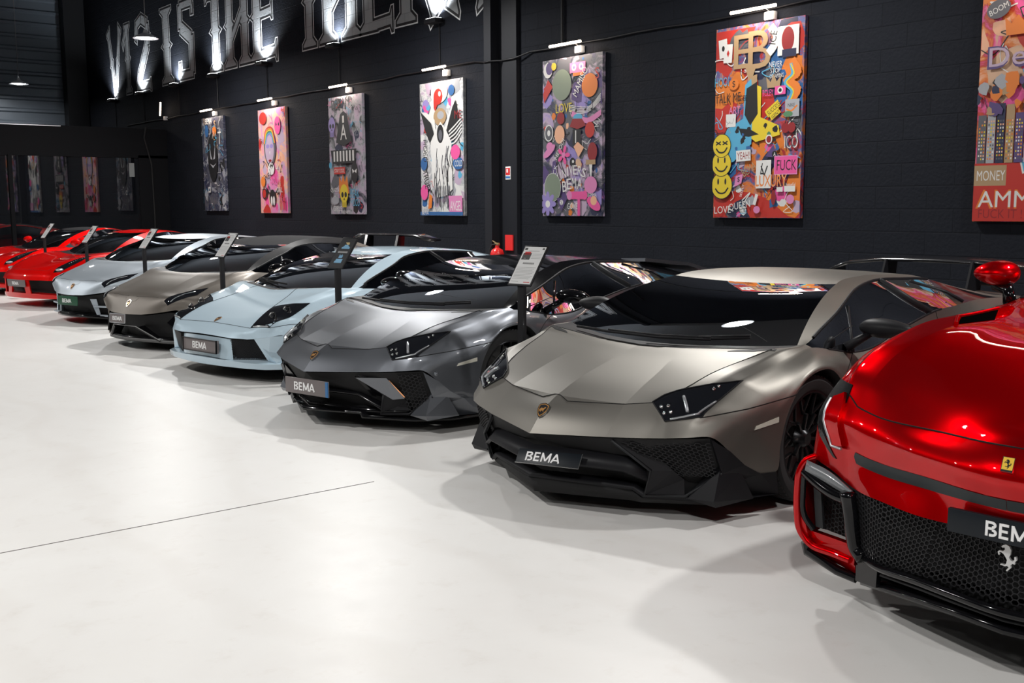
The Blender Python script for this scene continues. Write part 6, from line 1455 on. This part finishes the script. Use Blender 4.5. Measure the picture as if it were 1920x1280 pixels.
# ------------------------------------------------------------------ price stands
def stand(x,y,lab,dark=False,rz=0.,zt=1.05):
    e=empty('price_stand',(x,y,0),rz,lab,'sign stand','price stands between the cars')
    box('base_plate',(0.02,0,.006),(.30,.30,.012),M['black_satin'],e,.003)
    box('post',(.03,-.0,.545),(.04,.05,1.07),M['black_satin'],e,.004)
    t=math.radians(36); R=Matrix.Rotation(t,3,'Y'); W_,H_=.215,.33
    c=Vector((.0,0,zt))+R@Vector((0,0,H_/2))
    p=box('sign_panel',tuple(c),(.014,W_,H_),M['black_satin'],e,.003,R)
    f=lambda u,v,d:tuple(c+R@Vector((-.007-d,-u,v)))
    bm=bmesh.new(); add_prism(bm,[(-.097,-.152),(.097,-.152),(.097,.152),(-.097,.152)],lambda u,v,s_:f(u,v,.0015 if s_==0 else -.002)); sh=bmo('paper',bm,mat('paper',(.72,.72,.72),.45) if not dark else mat('poster_dark',(.025,.025,.028),.4),p)
    mats=[mat('ink',(.08,.08,.08),.6),mat('ink_light',(.42,.42,.42),.6),mat('ink_red',(.55,.05,.05),.6),mat('ink_blue',(.20,.42,.62),.5),mat('ink_gold',(.55,.42,.2),.5)]
    bm=bmesh.new()
    def r(u0,v0,u1,v1,mi): add_prism(bm,[(u0,v0),(u1,v0),(u1,v1),(u0,v1)],lambda u,v,s_:f(u,v,.0022 if s_==0 else .001),mi)
    if dark:
        for k in range(3): r(-.02+.012*k,.10-.008*k,.03+.004*k,.108-.008*k,4)
        for (u,v,w2,h2) in ((-.03,.055,.08,.014),(-.045,.04,.11,.018),(-.02,.07,.05,.012),(-.02,-.06,.05,.03),(-.04,-.09,.09,.022),(-.05,-.11,.10,.02)): r(u,v,u+w2,v+h2,3)
        for k in range(10): r(-.065+k*.0135,-.005,-.0565+k*.0135,.013,1)
        for k in (0,1): r(-.02+.03*k,-.055,-.014+.03*k,-.02,3)
    else:
        r(-.09,.125,-.065,.143,0); r(.07,.13,.09,.143,0); r(-.05,.115,.05,.12,1)
        r(-.085,.045,-.01,.10,0); r(-.075,.085,-.02,.11,2); r(-.065,.052,-.045,.06,1)
        for k in range(4): r(.0,.055+.012*k,.085,.058+.012*k,1)
        for k in range(9): r(-.05+k*.0115,.008,-.0435+k*.0115,.022,0)
        for k in range(9): r(-.085,-.02-.0115*k,.085-.01*(k%3),-.0165-.0115*k,1)
        r(-.085,-.135,-.02,-.132,1); r(.03,-.14,.085,-.134,2)
    me=bpy.data.meshes.new('print'); bmesh.ops.recalc_face_normals(bm,faces=bm.faces); bm.to_mesh(me); bm.free(); link('print',me,mats,sh,False)
SG=[((-8.412,19.021),'sign stand with a white sheet before the leftmost red car',0),((-6.599,16.362),'sign stand with a white sheet between the two red cars and the silver one',0),((-4.883,13.985),'sign stand with a white sheet between the silver and the bronze grey car',0),((-3.18,11.502),'sign stand with a white sheet between the bronze grey and the pale blue car',0),((-1.573,9.402),'sign stand with a dark poster between the pale blue and the graphite car',1),((.05,7.235),'sign stand with a white sheet between the graphite and the matte grey car',0)]
for (X,Y),lab,dk in SG:
    x,y=rot(X,Y,-WA); stand(x,y,lab,dk,.16 if X>-2 else .08)
# ------------------------------------------------------------------ the row of cars
aventador('sv','matte grey-beige wedge sports car with a black rear wing',*pose(0.8101,6.1454,-2.385))
aventador('s','glossy graphite wedge sports car with a black roof and grey number plate',*pose(-0.8262,8.3068,-2.3504))
murcielago('glossy pale blue sports car with round lamps in dark headlights',*pose(-2.3094,10.5416,-2.2995))
huracan('top','satin bronze-grey sports car with a black fabric top and rear wing',*pose(-3.8606,12.4924,-2.2454))
huracan('hard','satin silver sports car with a green number plate',*pose(-5.6024,15.1498,-2.2177))
ferrari('hard','glossy red sports car with a red roof beside the silver car',*pose(-7.4195,17.914,-2.2141))
ferrari('top','glossy red sports car with a black roof at the far end',*pose(-9.4,20.4,-2.21))
tourer('tall deep red car with a yellow badge, nearest the camera',*pose(2.3393,3.9596,-2.408))
# ------------------------------------------------------------------ camera
def make_camera():
    cd=bpy.data.cameras.new('camera'); cam=bpy.data.objects.new('camera',cd); COL.objects.link(cam)
    cd.sensor_width=36; cd.sensor_fit='HORIZONTAL'; cd.lens=36*1978.298/1920; cd.clip_start=.05
    Mx=Matrix.Rotation(-WA,4,'Z')@Matrix.Rotation(PI/2-.1287248,4,'X')@Matrix.Rotation(-.0054715,4,'Z')
    cam.matrix_world=Matrix.Translation((0,0,1.6030386))@Mx; S.camera=cam
make_camera()
S.view_settings.view_transform='Standard'; S.view_settings.look='None'; S.view_settings.gamma=1
S.view_settings.use_curve_mapping=False; S.view_settings.exposure=EXPO
